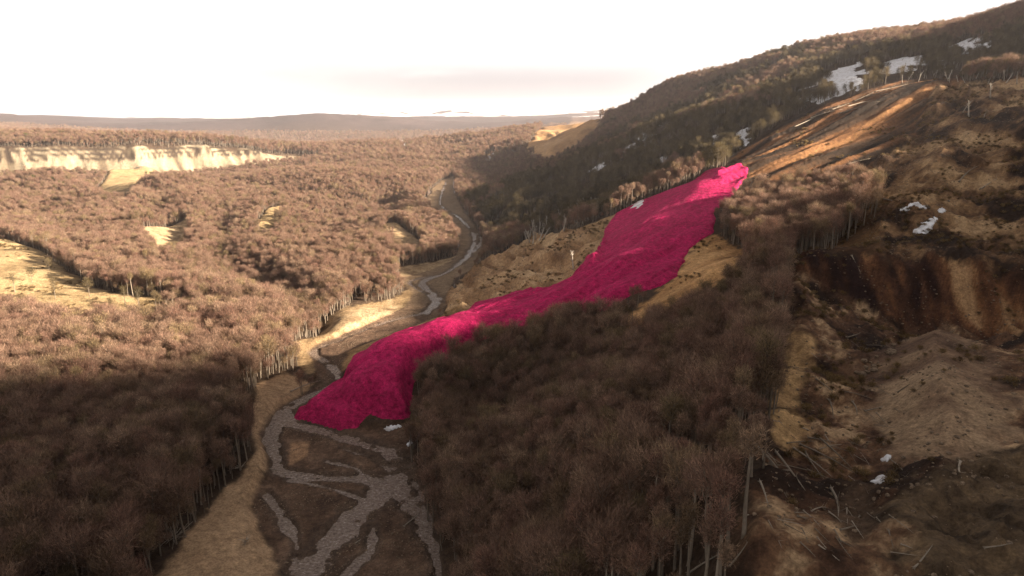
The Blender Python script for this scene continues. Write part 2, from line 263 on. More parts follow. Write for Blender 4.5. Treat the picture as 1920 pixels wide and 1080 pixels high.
def terrain(x, y):
    """height and ground colour of every place (x, y)"""
    z = base_h(x, y); S = {k: sdist(x, y, v) for k, v in AREA.items() if k not in ('tongue',)}
    near = np.clip(np.hypot(x, y) / 400, 0.25, 8.0)
    z = z + fbm(x, y, 38, 4, 3) * 1.6 * np.minimum(near, 1.2) + fbm(x, y, 260, 3, 5) * np.clip((y - 500) / 800, 0, 1) * sstep(4000, 2600, y) * (10 + 16 * sstep(500, 800, 960 + F * x / np.maximum(y, 100.0)) * sstep(1200, 1700, y))
    far = sstep(4200, 5600, y)
    z = z + far * (fbm(x, y, 900, 5, 9) * 45) * np.clip(y / 9000, 0.3, 1.3)
    pxx = 960 + F * x / np.maximum(y, 100.0) * 1.0
    for yc, wd, tb in ((5200., 520., RIDGE1), (11000., 900., RIDGE2)):
        pr = np.interp(pxx, [a for a, b in tb], [b for a, b in tb]); zt = CAM_H + yc * np.tan(np.arctan((540 - pr) / F) - PITCH)
        zt = zt + fbm(x, y, 420, 6, 11, .6) * (26 if yc < 6000 else 60); w_ = np.exp(-((y - yc - fbm(x, y, 1500, 2, 13) * wd * .5) / wd) ** 2)
        z = np.where(y > 3600, np.maximum(z * (1 - w_ * .3), z + (zt - z) * w_), z)
    roll = sstep(320, 520, y) * sstep(1120, 800, y) * sstep(60, -60, x - 0.05 * y); z = z + roll * (fbm(x, y, 125, 3, 15) * 19 + (ridged(x, y, 230, 2, 17) - .62) * -20) * np.clip(y / 700, .5, 1.5) * np.minimum.reduce([sstep(5, 50, -S[k]) for k in ('bed','meadow','pale','gully','clearing','bank','flats','terrace','riverscar')])
    for c_, h_, r_ in HILLS: z = z + h_ * np.exp(-((x - c_[0]) ** 2 + (y - c_[1]) ** 2) / r_ ** 2)
    ck = ldist(x, y, CREEK); z = z - 9.0 * np.exp(-ck ** 2) * sstep(0, 25, -S['bed'])
    for k, up_ in (('gully', 7), ('clearing', 8), ('bank', 6), ('pale', 8), ('meadow', 5)):
        a_ = AREA[k]; z = z + sstep(-14, 6, S[k]) * (np.clip((y - a_[:, 1].min()) / np.ptp(a_[:, 1]), 0, 1) * up_ + np.clip((a_[:, 0].max() - x) / np.ptp(a_[:, 0]), 0, 1) * up_ * .8)
    q = (-0.49 * x + 0.87 * y); p = (0.87 * x + 0.49 * y)      # across and along the slide
    inn = {k: sstep(-2.5, 2.5, v + fbm(x, y, 9, 3, 21) * 4) for k, v in S.items()}
    # eroded ground
    z = z + inn['scar'] * (fbm(q * 1.0, p * 0.08, 10, 5, 31, .6) * 5.0)
    z = z + inn['rubble'] * ((fbm(x, y, 30, 5, 33, 0.62) * 9.0 + (ridged(q, p * .4, 24, 3, 34) - .6) * 6)) + inn['ridge'] * ((ridged(x + y * .5, (y - x * .4) * 0.5, 17, 4, 35) - .6) * 15)
    z = z + inn['patch'] * fbm(q, p * .25, 6, 3, 37) * 1.0
    z = z + inn['scarp'] * ((ridged(x, y * 0.2, 15, 4, 41) - .6) * 8.5) + inn['basin'] * (1 - .7 * inn['mound']) * ((fbm(x, y, 17, 6, 43, 0.62) * 3.6 + (ridged(x - y * .3, y * .5, 19, 3, 44) - .62) * 3.5))
    z = z + inn['mound'] * (sstep(0, 20, S['mound']) * 6.5) - inn['mud'] * 1.2
    z = z + inn['cracked'] * ((ridged(x * .8 + fbm(x, y, 12, 2, 3) * 6, y * .9 - x * .4, 9, 4, 45) - .55) * 4.2)
    z = z + inn['farscar'] * ((ridged(x, y * .3, 40, 3, 47) - .6) * 10)
    # pale cliff on the left
    cd = np.full(x.shape, 1e3); 
    m = (y > 950) & (y < 1650) & (x < -250) & (x > -1300)
    if m.any(): cd[m] = ldist(x[m], y[m], np.column_stack([CLIFF, np.ones(len(CLIFF))]))
    cliff = sstep(52, 22, cd)
    al = 0.79 * x + 0.61 * y; ac = -0.61 * x + 0.79 * y
    z = z + cliff * (ridged(al, ac * 0.15, 42, 4, 51) - .62) * 16
    # river corridor
    bz = river_z(y) + 0.38 + fbm(x, y, 10, 5, 61, .6) * 0.45
    ch = np.full(x.shape, 1e3)
    for c in CHANW: ch = np.minimum(ch, ldist(x, y, c))
    jag = ch * 1.2 + fbm(x, y, 8, 5, 63, .68) * 1.15 + fbm(x, y, 22, 3, 64) * .9 * sstep(330, 480, y)
    bz = bz - 0.72 * sstep(1.3, 0.55, jag) + fbm(x, y, 3.4, 3, 62, .6) * .22 * np.clip(300 / np.maximum(y, 1), 0, 1) + 0.28 * np.exp(-((jag - 1.55) / .3) ** 2)
    m = sstep(-3.2, 1.0, S['bed'] + fbm(x, y, 14, 4, 65) * 3.0)
    z = z * (1 - m) + bz * m
    # ---- ground colours, with cloud shade painted into the far ridges
    n1 = fbm(x, y, 22, 4, 71); n2 = fbm(x, y, 5, 4, 73, .6); n3 = fbm(x, y, 90, 3, 75)
    c = [0.062 + 0.022 * n1, 0.040 + 0.014 * n1, 0.026 + 0.009 * n1]
    def paint(key, cols, noise, w=2.0, rag=5.0):
        mm = sstep(-w, w, S[key] + n2 * rag) if isinstance(key, str) else key
        t = np.clip(noise * 0.5 + 0.5, 0, 1); k = len(cols) - 1
        for i in range(3):
            v = np.interp(t, np.linspace(0, 1, k + 1), [cc[i] for cc in cols]); c[i] = c[i] * (1 - mm) + v * mm
    sand = [(0.30,0.195,0.115),(0.40,0.27,0.162),(0.46,0.32,0.20)]
    paint('bench', [(0.063,0.032,0.016),(0.112,0.061,0.029),(0.196,0.109,0.046)], n1 * 1.6)
    st = fbm(q, p * 0.07, 7, 4, 77, .6)
    paint('scar', [(0.023,0.015,0.010),(0.057,0.033,0.019),(0.163,0.075,0.033),(0.312,0.156,0.067)], st * 2.0)
    paint('rubble', [(0.030,0.018,0.012),(0.115,0.063,0.034),(0.24,0.145,0.075),(0.40,0.265,0.145)], fbm(x, y, 17, 6, 79, .7) * 3.0)
    paint('scarp', [(0.025,0.012,0.008),(0.080,0.036,0.020),(0.19,0.088,0.040),(0.42,0.255,0.13)], fbm(x, y * .3, 11, 5, 81, .66) * 2.9 - .2)
    paint('basin', [(0.026,0.015,0.010),(0.085,0.045,0.027),(0.165,0.092,0.052),(0.44,0.30,0.175)], fbm(x, y, 13, 6, 83, .7) * 3.0 - .30)
    paint('mound', [(0.085,0.050,0.034),(0.19,0.118,0.074),(0.34,0.235,0.145)], fbm(x, y, 15, 5, 85, .6) * 2.0 + .15)
    paint('sandface', [(0.09,0.05,0.024),(0.40,0.25,0.12),(0.48,0.31,0.15)], fbm(x * 1.5, y, 8, 4, 86) * 1.6 + .35)
    paint('mud', [(0.084,0.054,0.035),(0.105,0.067,0.042)], n1, 1.2, 2)
    paint('cracked', [(0.045,0.030,0.018),(0.099,0.067,0.040),(0.149,0.101,0.058)], fbm(x, y, 6, 5, 87, .7) * 2.8)
    paint('ridge', [(0.084,0.038,0.017),(0.182,0.093,0.039),(0.280,0.160,0.072)], fbm(x + y * .5, (y - x * .4) * .5, 11, 4, 89, .6) * 1.9 + .1)
    paint('strip', [(0.17,0.105,0.05),(0.29,0.18,0.09),(0.38,0.25,0.13)] if True else [(0.140,0.080,0.035),(0.231,0.134,0.058),(0.308,0.192,0.090)], n2 * 1.2 + n1)
    paint('ridge', [(0.17,0.092,0.046),(0.36,0.22,0.115),(0.50,0.34,0.19)], fbm(x + y * .5, (y - x * .4) * .5, 11, 4, 89, .6) * 1.9 + .1)
    paint('patch', [(0.213,0.109,0.046),(0.426,0.238,0.102),(0.568,0.340,0.154)], fbm(q, p * .25, 6, 4, 91) * 1.7)
    paint('terrace', sand, n2 * .8 + n3, 1.2, 2.5); paint('flats', [(0.12,0.075,0.04),(0.24,0.16,0.085),(0.30,0.21,0.115)], n2 * 1.3 + .2)
    for k in ('meadow', 'pale', 'clearing'): paint(k, [(0.18,0.122,0.06),(0.31,0.22,0.115),(0.38,0.28,0.15)], n2 * 1.1 + n1 * .6, 2.5, 6)
    for k in ('gully', 'bank', 'riverscar', 'bankb', 'bankc'): paint(k, [(0.13,0.08,0.045),(0.28,0.195,0.11),(0.38,0.28,0.17)], n2 * 1.4 + .2, 2.5, 5)
    paint('farscar', [(0.20,0.11,0.05),(0.38,0.22,0.10),(0.46,0.29,0.15)], fbm(x, y * .4, 30, 4, 93) * 1.6, 6, 14)
    layer = np.where(z + fbm(al, ac, 40, 2, 94) * 9 > 56, -.35 + .75 * np.sin(z * 0.85 + fbm(al, ac, 60, 2, 95) * 2), .35) + fbm(al, ac * .12, 15, 4, 97, .6) * 1.5
    paint(sstep(46, 34, cd + fbm(x, y, 25, 3, 99) * 18), [(0.045,0.032,0.023),(0.11,0.082,0.054),(0.21,0.165,0.11),(0.30,0.245,0.17)], layer * 1.5 + .12)
    # gravel bars and the wet channel floors
    paint(sstep(-1.0, 1.2, S['bed'] + fbm(x, y, 14, 4, 65) * 3.0), [(0.07,0.043,0.029),(0.125,0.078,0.052),(0.19,0.122,0.082)], n2 * 1.5 + n1 * .5)
    wb = sstep(340, 420, y + x * .2) * sstep(-1.0, 1.2, S['bed'])
    mixc(c, wb * .7, (0.22, 0.155, 0.095))
    wet = sstep(2.0, 1.2, jag) * sstep(-2, 1, S['bed']); mixc(c, wet * .6, (0.085, 0.062, 0.047))
    tb = sdist(x, y, poly([(540,862),(545,822),(580,826),(576,850)])); mixc(c, sstep(-.6, .6, tb) * .9, (0.33, 0.20, 0.115))
    # far high ground carries snow between bands of rock
    sn = sstep(7000, 8600, y) * sstep(-.12, .06, fbm(x, y * 2, 520, 5, 101, .6) + .03)
    fm = sstep(4200, 4700, y); fv = 1 + .5 * fbm(x, y, 240, 4, 103, .65); mixc(c, fm * .9, (0.055 * fv, 0.038 * fv, 0.036 * fv)); mixc(c, sn, (0.80, 0.80, 0.82))  # dark purple brown puts cloud shade into the far ridge colour
    return z, np.stack(c, -1), S

# fan-shaped grid: finer close by, reaching to the horizon
ys = list(np.arange(-320, 52, 9.0)); yy = 52.0
while yy < 13500: ys.append(yy); yy += max(0.6, 0.0054 * yy)
ys = np.array(ys); NI = 740; us = np.linspace(-1.05, 1.05, NI); EO = np.cumsum(np.geomspace(4, 75, 40)); NC = NI + 80; ws = 0.88 * np.sqrt(ys ** 2 + 60.0 ** 2) + 25
ws = np.where(ys < 52, ws[np.searchsorted(ys, 52)] + (52 - ys) * 0.6, ws)
GX = us[None, :] * ws[:, None]; GX = np.concatenate([GX[:, :1] - EO[None, ::-1], GX, GX[:, -1:] + EO[None, :]], 1); GY = np.repeat(ys[:, None], NC, 1)
GZ, GC, GS = terrain(GX, GY)
def ground(x, y):
    x = np.asarray(x, float); y = np.asarray(y, float)
    j = np.clip(np.searchsorted(ys, y) - 1, 0, len(ys) - 2); f = (y - ys[j]) / (ys[j + 1] - ys[j])
    w = ws[j] * (1 - f) + ws[j + 1] * f; e = np.abs(x) - 1.05 * w; ko = np.interp(e, np.concatenate([[0], EO]), np.arange(41))
    uu = np.clip(np.where(e > 0, np.where(x > 0, 40 + NI - 1 + ko, 40 - ko), 40 + (x / w + 1.05) / 2.10 * (NI - 1)), 0, NC - 1.001)
    i = uu.astype(int); g = uu - i
    return (GZ[j, i] * (1 - g) + GZ[j, i + 1] * g) * (1 - f) + (GZ[j + 1, i] * (1 - g) + GZ[j + 1, i + 1] * g) * f

# ------------------------------------------------------------------ materials
def mat(name, rough=0.9, spec=0.2):
    m = bpy.data.materials.new(name); m.use_nodes = True; t = m.node_tree; b = t.nodes['Principled BSDF']
    b.inputs['Roughness'].default_value = rough; b.inputs['Specular IOR Level'].default_value = spec
    return m, t, b
def nd(t, kind, **k):
    n = t.nodes.new(kind)
    for a, v in k.items():
        if a in n.inputs: n.inputs[a].default_value = v
        else: setattr(n, a, v)
    return n
def ramp(t, fac, stops):
    r = t.nodes.new('ShaderNodeValToRGB'); e = r.color_ramp.elements
    while len(e) < len(stops): e.new(0.5)
    for k, (p_, c_) in enumerate(stops): e[k].position = p_; e[k].color = tuple(c_) + (1,)
    t.links.new(fac, r.inputs['Fac']); return r
def mulc(t, a, b, fac=1.0, mode='MULTIPLY'):
    n = t.nodes.new('ShaderNodeMix'); n.data_type = 'RGBA'; n.blend_type = mode; n.inputs[0].default_value = fac
    t.links.new(a, n.inputs[6]); t.links.new(b, n.inputs[7]); return n.outputs[2]
def earth(name, attr='ground', rough=0.95, bump=0.6, color=None, scale=1.0, grain=1.0):
    m, t, b = mat(name, rough, 0.12)
    g = nd(t, 'ShaderNodeNewGeometry')
    n1 = nd(t, 'ShaderNodeTexNoise', Scale=0.55 * scale, Detail=8.0, Roughness=0.68); t.links.new(g.outputs['Position'], n1.inputs['Vector'])
    n2 = nd(t, 'ShaderNodeTexNoise', Scale=0.11 * scale, Detail=6.0, Roughness=0.6); t.links.new(g.outputs['Position'], n2.inputs['Vector'])
    r1 = ramp(t, n1.outputs['Fac'], [(0.30, (0.35, 0.32, 0.30)), (0.5, (1, 1, 1)), (0.70, (1.7, 1.68, 1.6))])
    r2 = ramp(t, n2.outputs['Fac'], [(0.32, (0.72, 0.70, 0.68)), (0.68, (1.25, 1.24, 1.22))])
    if color is None:
        a = nd(t, 'ShaderNodeAttribute', attribute_name=attr); base = a.outputs['Color']
    else:
        a = nd(t, 'ShaderNodeRGB'); a.outputs[0].default_value = tuple(color) + (1,); base = a.outputs[0]
    n3 = nd(t, 'ShaderNodeTexNoise', Scale=1.9 * scale, Detail=5.0, Roughness=0.75); t.links.new(g.outputs['Position'], n3.inputs['Vector'])
    r3 = ramp(t, n3.outputs['Fac'], [(0.36, (0.55, 0.53, 0.51)), (0.5, (1, 1, 1)), (0.66, (1.5, 1.5, 1.48))])
    c = mulc(t, mulc(t, mulc(t, base, r1.outputs[0], grain), r2.outputs[0], grain), r3.outputs[0], grain); t.links.new(c, b.inputs['Base Color'])
    bp = nd(t, 'ShaderNodeBump', Strength=bump, Distance=1.6); t.links.new(n1.outputs['Fac'], bp.inputs['Height']); t.links.new(bp.outputs[0], b.inputs['Normal'])
    return m
M_GROUND = earth('earth_ground', bump=0.7, grain=0.62)

# ------------------------------------------------------------------ object helpers
ORD = 'leftmost second third fourth fifth sixth seventh eighth ninth tenth eleventh twelfth thirteenth fourteenth fifteenth sixteenth'.split()
def nth(i): return ORD[i] if i == 0 else ORD[i] + ' from left'
def tag(o, label=None, cat=None, group=None, kind=None):
    if label: o['label'] = label
    if cat: o['category'] = cat
    if group: o['group'] = group
    if kind: o['kind'] = kind
    return o
def link(name, me, parent=None, m=None):
    o = bpy.data.objects.new(name, me); COL.objects.link(o); o.parent = parent
    if m is not None and me is not None and len(me.materials) == 0: me.materials.append(m)
    return o
def mesh_np(name, co, quads, smooth=True, n=4):
    me = bpy.data.meshes.new(name); co = np.asarray(co, np.float32); quads = np.asarray(quads, np.int32)
    me.vertices.add(len(co)); me.vertices.foreach_set('co', co.ravel())
    me.loops.add(quads.size); me.loops.foreach_set('vertex_index', quads.ravel())
    me.polygons.add(len(quads)); me.polygons.foreach_set('loop_start', np.arange(0, quads.size, n, dtype=np.int32)); me.polygons.foreach_set('loop_total', np.full(len(quads), n, np.int32))
    me.polygons.foreach_set('use_smooth', np.full(len(quads), smooth)); me.update(); me.validate(); return me
def grid_quads(nr, nc, keep=None):
    idx = np.arange(nr * nc).reshape(nr, nc)
    q = np.stack([idx[:-1, :-1], idx[:-1, 1:], idx[1:, 1:], idx[1:, :-1]], -1).reshape(-1, 4)
    return q if keep is None else q[keep.ravel()]
def compact(co, q):
    u, inv = np.unique(q, return_inverse=True); return co[u], inv.reshape(q.shape), u

# ground
me = mesh_np('ground', np.stack([GX, GY, GZ], -1).reshape(-1, 3), grid_quads(*GX.shape))
ca = me.color_attributes.new('ground', 'FLOAT_COLOR', 'POINT')
ca.data.foreach_set('color', np.concatenate([np.clip(GC, 0.01, 0.9).reshape(-1, 3), np.ones((GX.size, 1))], 1).astype(np.float32).ravel())
tag(link('ground', me, m=M_GROUND), 'valley ground of brown soil, sand and bare slopes', 'ground', kind='structure')

# river water: one sheet following the fall of the river, the gravel bars stand above it
def build_water():
    yv = [100.0]; 
    while yv[-1] < 1150: yv.append(yv[-1] + max(1.2, 0.008 * yv[-1]))
    yv = np.array(yv); cx = []
    sb = AREA['bed']; nc = 90; rows = []
    for y_ in yv:
        xs = []
        for i in range(len(sb)):
            (ax, ay), (bx, by) = sb[i], sb[(i + 1) % len(sb)]
            if (ay > y_) != (by > y_): xs.append(ax + (bx - ax) * (y_ - ay) / (by - ay))
        if len(xs) >= 2: cx.append((min(xs), max(xs)))
        else: cx.append(None)
    ok = [i for i, c_ in enumerate(cx) if c_]; 
    X = np.array([np.linspace(cx[i][0] - 2, cx[i][1] + 2, nc) for i in ok]); Y = np.repeat(yv[ok][:, None], nc, 1); Z = river_z(Y) - 0.12
    gz = ground(X, Y); under = gz < Z + 0.25; inb = sdist(X, Y, sb) > -4
    kv = under & inb; k = kv[:-1, :-1] | kv[1:, :-1] | kv[:-1, 1:] | kv[1:, 1:]
    co, q, _ = compact(np.stack([X, Y, Z], -1).reshape(-1, 3), grid_quads(*X.shape, keep=k))
    m, t, b = mat('silty_water', 0.18, 0.5)
    g = nd(t, 'ShaderNodeNewGeometry')
    n1 = nd(t, 'ShaderNodeTexNoise', Scale=1.1, Detail=8.0, Roughness=.75)
    mpw = nd(t, 'ShaderNodeMapping'); mpw.inputs['Scale'].default_value = (1.0, 1.5, 1.0); t.links.new(g.outputs['Position'], mpw.inputs['Vector']); t.links.new(mpw.outputs[0], n1.inputs['Vector'])
    r1 = ramp(t, n1.outputs['Fac'], [(0.34, (0.095, 0.062, 0.044)), (0.48, (0.20, 0.142, 0.106)), (0.58, (0.28, 0.210, 0.165)), (0.70, (0.62, 0.54, 0.48))]); t.links.new(r1.outputs[0], b.inputs['Base Color'])  # silt tones, with pale sky glints painted in as colour
    n2 = nd(t, 'ShaderNodeTexNoise', Scale=1.3, Detail=6.0, Roughness=.65); t.links.new(g.outputs['Position'], n2.inputs['Vector'])
    bp = nd(t, 'ShaderNodeBump', Strength=1.0, Distance=0.6); t.links.new(n2.outputs['Fac'], bp.inputs['Height']); t.links.new(bp.outputs[0], b.inputs['Normal'])
    tag(link('river', mesh_np('river', co, q), m=m), 'shallow braided silty river winding along the valley floor', 'river', kind='structure')
build_water()

# ------------------------------------------------------------------ sheets with thickness lying on the ground (debris, snow)
def drape(name, outline, res, thick, rag=1.0, edge=3.0, rag_scale=6.0, rel=None, seed=0):
    x0, y0 = outline.min(0) - rag - 2 * res; x1, y1 = outline.max(0) + rag + 2 * res
    nx = int((x1 - x0) / res) + 2; ny = int((y1 - y0) / res) + 2
    X, Y = np.meshgrid(np.linspace(x0, x1, nx), np.linspace(y0, y1, ny))
    sd = sdist(X, Y, outline) + (fbm(X, Y, rag_scale, 4, 200 + seed) - (.45 if name == 'snow_patch' and seed in (3, 4) else -.1 if name == 'snow_patch' else 0)) * rag
    t = np.sqrt(np.clip(sd / edge, 0, 1)); Z = ground(X, Y) + thick * t
    if rel is not None: Z = Z + rel(X, Y, sd) * sstep(0, edge, sd)
    Z = np.maximum(Z, ground(X, Y) + .35 * t)
    Z = np.where(sd <= 0, ground(X, Y) - np.minimum(0.6, thick + .2), Z)
    kv = sd > 0; k = kv[:-1, :-1] | kv[1:, :-1] | kv[:-1, 1:] | kv[1:, 1:]
    if not k.any(): return None, None
    lab = np.where(k, np.arange(k.size).reshape(k.shape) + 1, 0)
    for _ in range(400):
        pad = np.pad(lab, 1); new = np.where(k, np.maximum.reduce([pad[a:a + lab.shape[0], b:b + lab.shape[1]] for a in range(3) for b in range(3)]), 0)
        if (new == lab).all(): break
        lab = new
    vals, cnt = np.unique(lab[k], return_counts=True); k = lab == vals[cnt.argmax()]
    co, q, u = compact(np.stack([X, Y, Z], -1).reshape(-1, 3), grid_quads(ny, nx, keep=k))
    return mesh_np(name, co, q), sd.ravel()[u]

LOBES = [(590,780,8,1.6),(635,788,11,2.4),(672,785,9,2.0),(632,755,12,3.0),(705,738,12,7.5),(745,768,9,5.0),(690,708,10,6.6),(745,690,14,8.6),(800,660,16,7.0),(850,632,16,5.0)]
def build_tongue():
    og = AREA['tongue']
    def rel(X, Y, sd):
        q = (-0.69 * X + 0.72 * Y); p = (0.72 * X + 0.69 * Y)
        r = fbm(q, p * .16, 9, 5, 301, .55) * 3.4 + (ridged(q + fbm(X, Y, 30, 2, 5) * 8, p * .3, 22, 3, 303) - .6) * 3.6
        lob = np.zeros(X.shape)
        for cx_, cy_, R_, H_ in LOBES:
            c_ = hit(cx_, cy_)[:2]; rr = np.hypot(X - c_[0], Y - c_[1]) / (R_ * (1 + fbm(X, Y, 12, 2, 307) * .25)); lob = np.maximum(lob, H_ * 1.25 * np.clip(1 - rr ** 2, 0, 1) ** .26)
        calm = sstep(0.3, 2.5, lob); hd = sstep(395, 330, Y); return (r * (.25 + .75 * hd)) * (1 - .65 * calm) + lob - 1.5 * (1 - hd)
    me, sd = drape('landslide_tongue', og, 0.9, 1.9, 1.3, 5.0, 7.0, rel)
    m = earth('crimson_overlay', color=(0.40, 0.015, 0.092), bump=0.7, scale=0.9, grain=0.75)  # crimson is a marking laid over the debris, not its soil colour
    o = tag(link('landslide_tongue', me, m=m), 'long tongue of landslide debris with crimson marking overlay running down to the river bend', 'landslide')
build_tongue()

M_SNOW, t_, b_ = mat('old_snow', 0.7, 0.3)
g_ = nd(t_, 'ShaderNodeNewGeometry'); n_ = nd(t_, 'ShaderNodeTexNoise', Scale=0.4, Detail=6.0); t_.links.new(g_.outputs['Position'], n_.inputs['Vector'])
r_ = ramp(t_, n_.outputs['Fac'], [(0.35, (0.48, 0.45, 0.44)), (0.58, (0.80, 0.80, 0.82))]); t_.links.new(r_.outputs[0], b_.inputs['Base Color'])
SNOW = [
 ([(1540,142),(1575,126),(1615,121),(1645,133),(1610,158),(1570,168),(1542,155)], 'largest white snow patch among trees high on the right hill'),
 ([(1642,126),(1690,110),(1726,106),(1728,124),(1690,134),(1650,136)], 'long snow streak just right of the largest snow patch'),
 ([(1785,88),(1815,75),(1862,84),(1855,93),(1800,96)], 'snow streak near the skyline in the top right corner'),
 ([(1058,264),(1073,250),(1084,230),(1093,231),(1086,250),(1068,268)], 'steep white snow strip on the distant orange scar'),
 ([(1098,223),(1120,215),(1137,214),(1132,222),(1106,227)], 'thin snow ledge above the distant orange scar'),
 ([(1712,434),(1735,418),(1757,410),(1748,424),(1730,439)], 'bright pointed snow patch on the bench above the dark scarp'),
 ([(1758,397),(1766,391),(1774,395),(1766,400)], 'tiny snow spot behind the pointed snow patch on the bench'),
 ([(1108,320),(1128,306),(1134,312),(1118,323)], 'small snow patch low on the wooded right hillside'),
 ([(1163,280),(1190,271),(1202,275),(1175,283)], 'small flat snow patch halfway up the wooded right hillside'),
 ([(1203,255),(1216,244),(1219,250),(1208,262)], 'faint snow fleck near the upper edge of the wooded hillside'),
 ([(1389,272),(1391,248),(1401,242),(1400,262),(1393,277)], 'narrow upright snow streak in the trees above the tongue head'),
 ([(746,279),(758,268),(776,262),(773,271),(756,281)], 'snow patch on the far brown hill left of the valley'),
 ([(904,301),(922,288),(932,291),(914,304)], 'snow patch beside the far dark gorge mouth'),
 ([(720,804),(742,796),(752,800),(730,808)], 'pale ice remnant on the gravel below the tongue toe'),
 ([(763,838),(768,824),(775,822),(772,834)], 'small upright ice remnant by the right river bank'),
 ([(1653,862),(1662,852),(1671,855),(1664,867)], 'white snow lump in the basin, farther of two'),
 ([(1635,903),(1648,893),(1660,896),(1650,908)], 'white snow lump in the basin, nearer of two'),
 ([(1186,388),(1196,379),(1207,380),(1196,390)], 'snow fleck at the upper left edge of the tongue'),
 ([(1232,300),(1250,292),(1262,296),(1244,306)], 'snow fleck right of the low hillside patch, among trees'),
 ([(1330,262),(1346,252),(1352,258),(1338,270)], 'snow fleck left of the narrow upright streak in the trees'),
 ([(1500,186),(1522,178),(1530,184),(1508,192)], 'snow patch just below left of the largest snow patch'),
 ([(1690,390),(1740,385),(1742,389),(1692,394)], 'thin broken snow line along the foot of the rubble slope'),
]
for i, (pl, lab) in enumerate(SNOW):
    og = np.array([hit(px, py, ground)[:2] for px, py in pl]); sz = max(np.ptp(og[:, 0]), np.ptp(og[:, 1])); d = og[:, 1].mean()
    AREA['snow%d' % i] = og
    me, _ = drape('snow_patch', og, max(0.12, sz / 90), 0.25 + 0.0012 * d, sz * 0.17, 0.5 + sz * .02, max(.6, sz / 7), seed=i)
    if me: tag(link('snow_patch', me, m=M_SNOW), lab, 'snow patch', 'old snow patches')

# ------------------------------------------------------------------ trees
def bark(name, c0, c1):
    m, t, b = mat(name, 0.9, 0.1)
    oi = nd(t, 'ShaderNodeObjectInfo'); g = nd(t, 'ShaderNodeNewGeometry')
    n1 = nd(t, 'ShaderNodeTexNoise', Scale=1.7, Detail=4.0); t.links.new(g.outputs['Position'], n1.inputs['Vector'])
    a = nd(t, 'ShaderNodeMath', operation='ADD'); t.links.new(n1.outputs['Fac'], a.inputs[0]); t.links.new(oi.outputs['Random'], a.inputs[1])
    h = nd(t, 'ShaderNodeMath', operation='MULTIPLY'); h.inputs[1].default_value = 0.5; t.links.new(a.outputs[0], h.inputs[0])
    r = ramp(t, h.outputs[0], [(0.25, c0), (0.75, c1)]); t.links.new(r.outputs[0], b.inputs['Base Color']); return m
def twig(name, stops):
    m, t, b = mat(name, 0.85, 0.08)
    oi = nd(t, 'ShaderNodeObjectInfo')
    n1 = nd(t, 'ShaderNodeTexNoise', Scale=0.022, Detail=3.0); t.links.new(oi.outputs['Location'], n1.inputs['Vector'])
    s = nd(t, 'ShaderNodeMath', operation='MULTIPLY_ADD'); s.inputs[1].default_value = 0.75; t.links.new(oi.outputs['Random'], s.inputs[0]); t.links.new(n1.outputs['Fac'], s.inputs[2])
    s2 = nd(t, 'ShaderNodeMath', operation='SUBTRACT'); s2.inputs[1].default_value = 0.38; t.links.new(s.outputs[0], s2.inputs[0])
    r = ramp(t, s2.outputs[0], stops); t.links.new(r.outputs[0], b.inputs['Base Color'])
    gi_ = nd(t, 'ShaderNodeNewGeometry'); ri = ramp(t, gi_.outputs['Random Per Island'], [(0.0, (0.42, 0.42, 0.42)), (0.6, (1.0, 1.0, 1.0)), (1.0, (1.75, 1.7, 1.6))])
    cc_ = mulc(t, r.outputs[0], ri.outputs[0]); t.links.new(cc_, b.inputs['Base Color'])
    tr = nd(t, 'ShaderNodeBsdfTranslucent'); t.links.new(cc_, tr.inputs['Color'])
    ms = nd(t, 'ShaderNodeMixShader'); ms.inputs[0].default_value = 0.35
    t.links.new(b.outputs[0], ms.inputs[1]); t.links.new(tr.outputs[0], ms.inputs[2]); t.links.new(ms.outputs[0], t.nodes['Material Output'].inputs['Surface'])
    return m
M_BARK = bark('grey_bark', (0.11, 0.085, 0.062), (0.26, 0.21, 0.16))
M_DEAD = bark('bleached_wood', (0.17, 0.135, 0.10), (0.38, 0.32, 0.25))
M_TWIG = twig('brown_twigs', [(0.10, (0.190, 0.138, 0.078)), (0.28, (0.195, 0.120, 0.086)), (0.45, (0.265, 0.172, 0.124)), (0.62, (0.230, 0.132, 0.098)), (0.78, (0.315, 0.215, 0.150)), (0.92, (0.245, 0.178, 0.098))])
M_OLIVE = twig('lichen_twigs', [(0.2, (0.075, 0.058, 0.030)), (0.5, (0.125, 0.096, 0.050)), (0.8, (0.165, 0.125, 0.070))])

def tube(vs, fs, path, radii, sides):
    """tapered tube along a path, appended to a vertex and a face list"""
    path = [np.asarray(p_, float) for p_ in path]; base = len(vs)
    for i, (p_, r_) in enumerate(zip(path, radii)):
        d = path[min(i + 1, len(path) - 1)] - path[max(i - 1, 0)]; d = d / (np.linalg.norm(d) + 1e-9)
        a = np.cross(d, [0.31, 0.95, 0.05] if abs(d[1]) < .9 else [1, 0, 0]); a /= np.linalg.norm(a); b = np.cross(d, a)
        for k in range(sides):
            w = 2 * math.pi * k / sides; vs.append(p_ + (a * math.cos(w) + b * math.sin(w)) * r_)
    for i in range(len(path) - 1):
        for k in range(sides):
            k2 = (k + 1) % sides; fs.append((base + i * sides + k, base + i * sides + k2, base + (i + 1) * sides + k2, base + (i + 1) * sides + k))
    fs.append(tuple(base + k for k in reversed(range(sides)))); fs.append(tuple(base + (len(path) - 1) * sides + k for k in range(sides)))
def mesh_list(name, vs, fs, m, smooth=True):
    me = bpy.data.meshes.new(name); me.from_pydata([tuple(v) for v in vs], [], fs)
    me.polygons.foreach_set('use_smooth', [smooth] * len(me.polygons)); me.materials.append(m); me.update(); return me

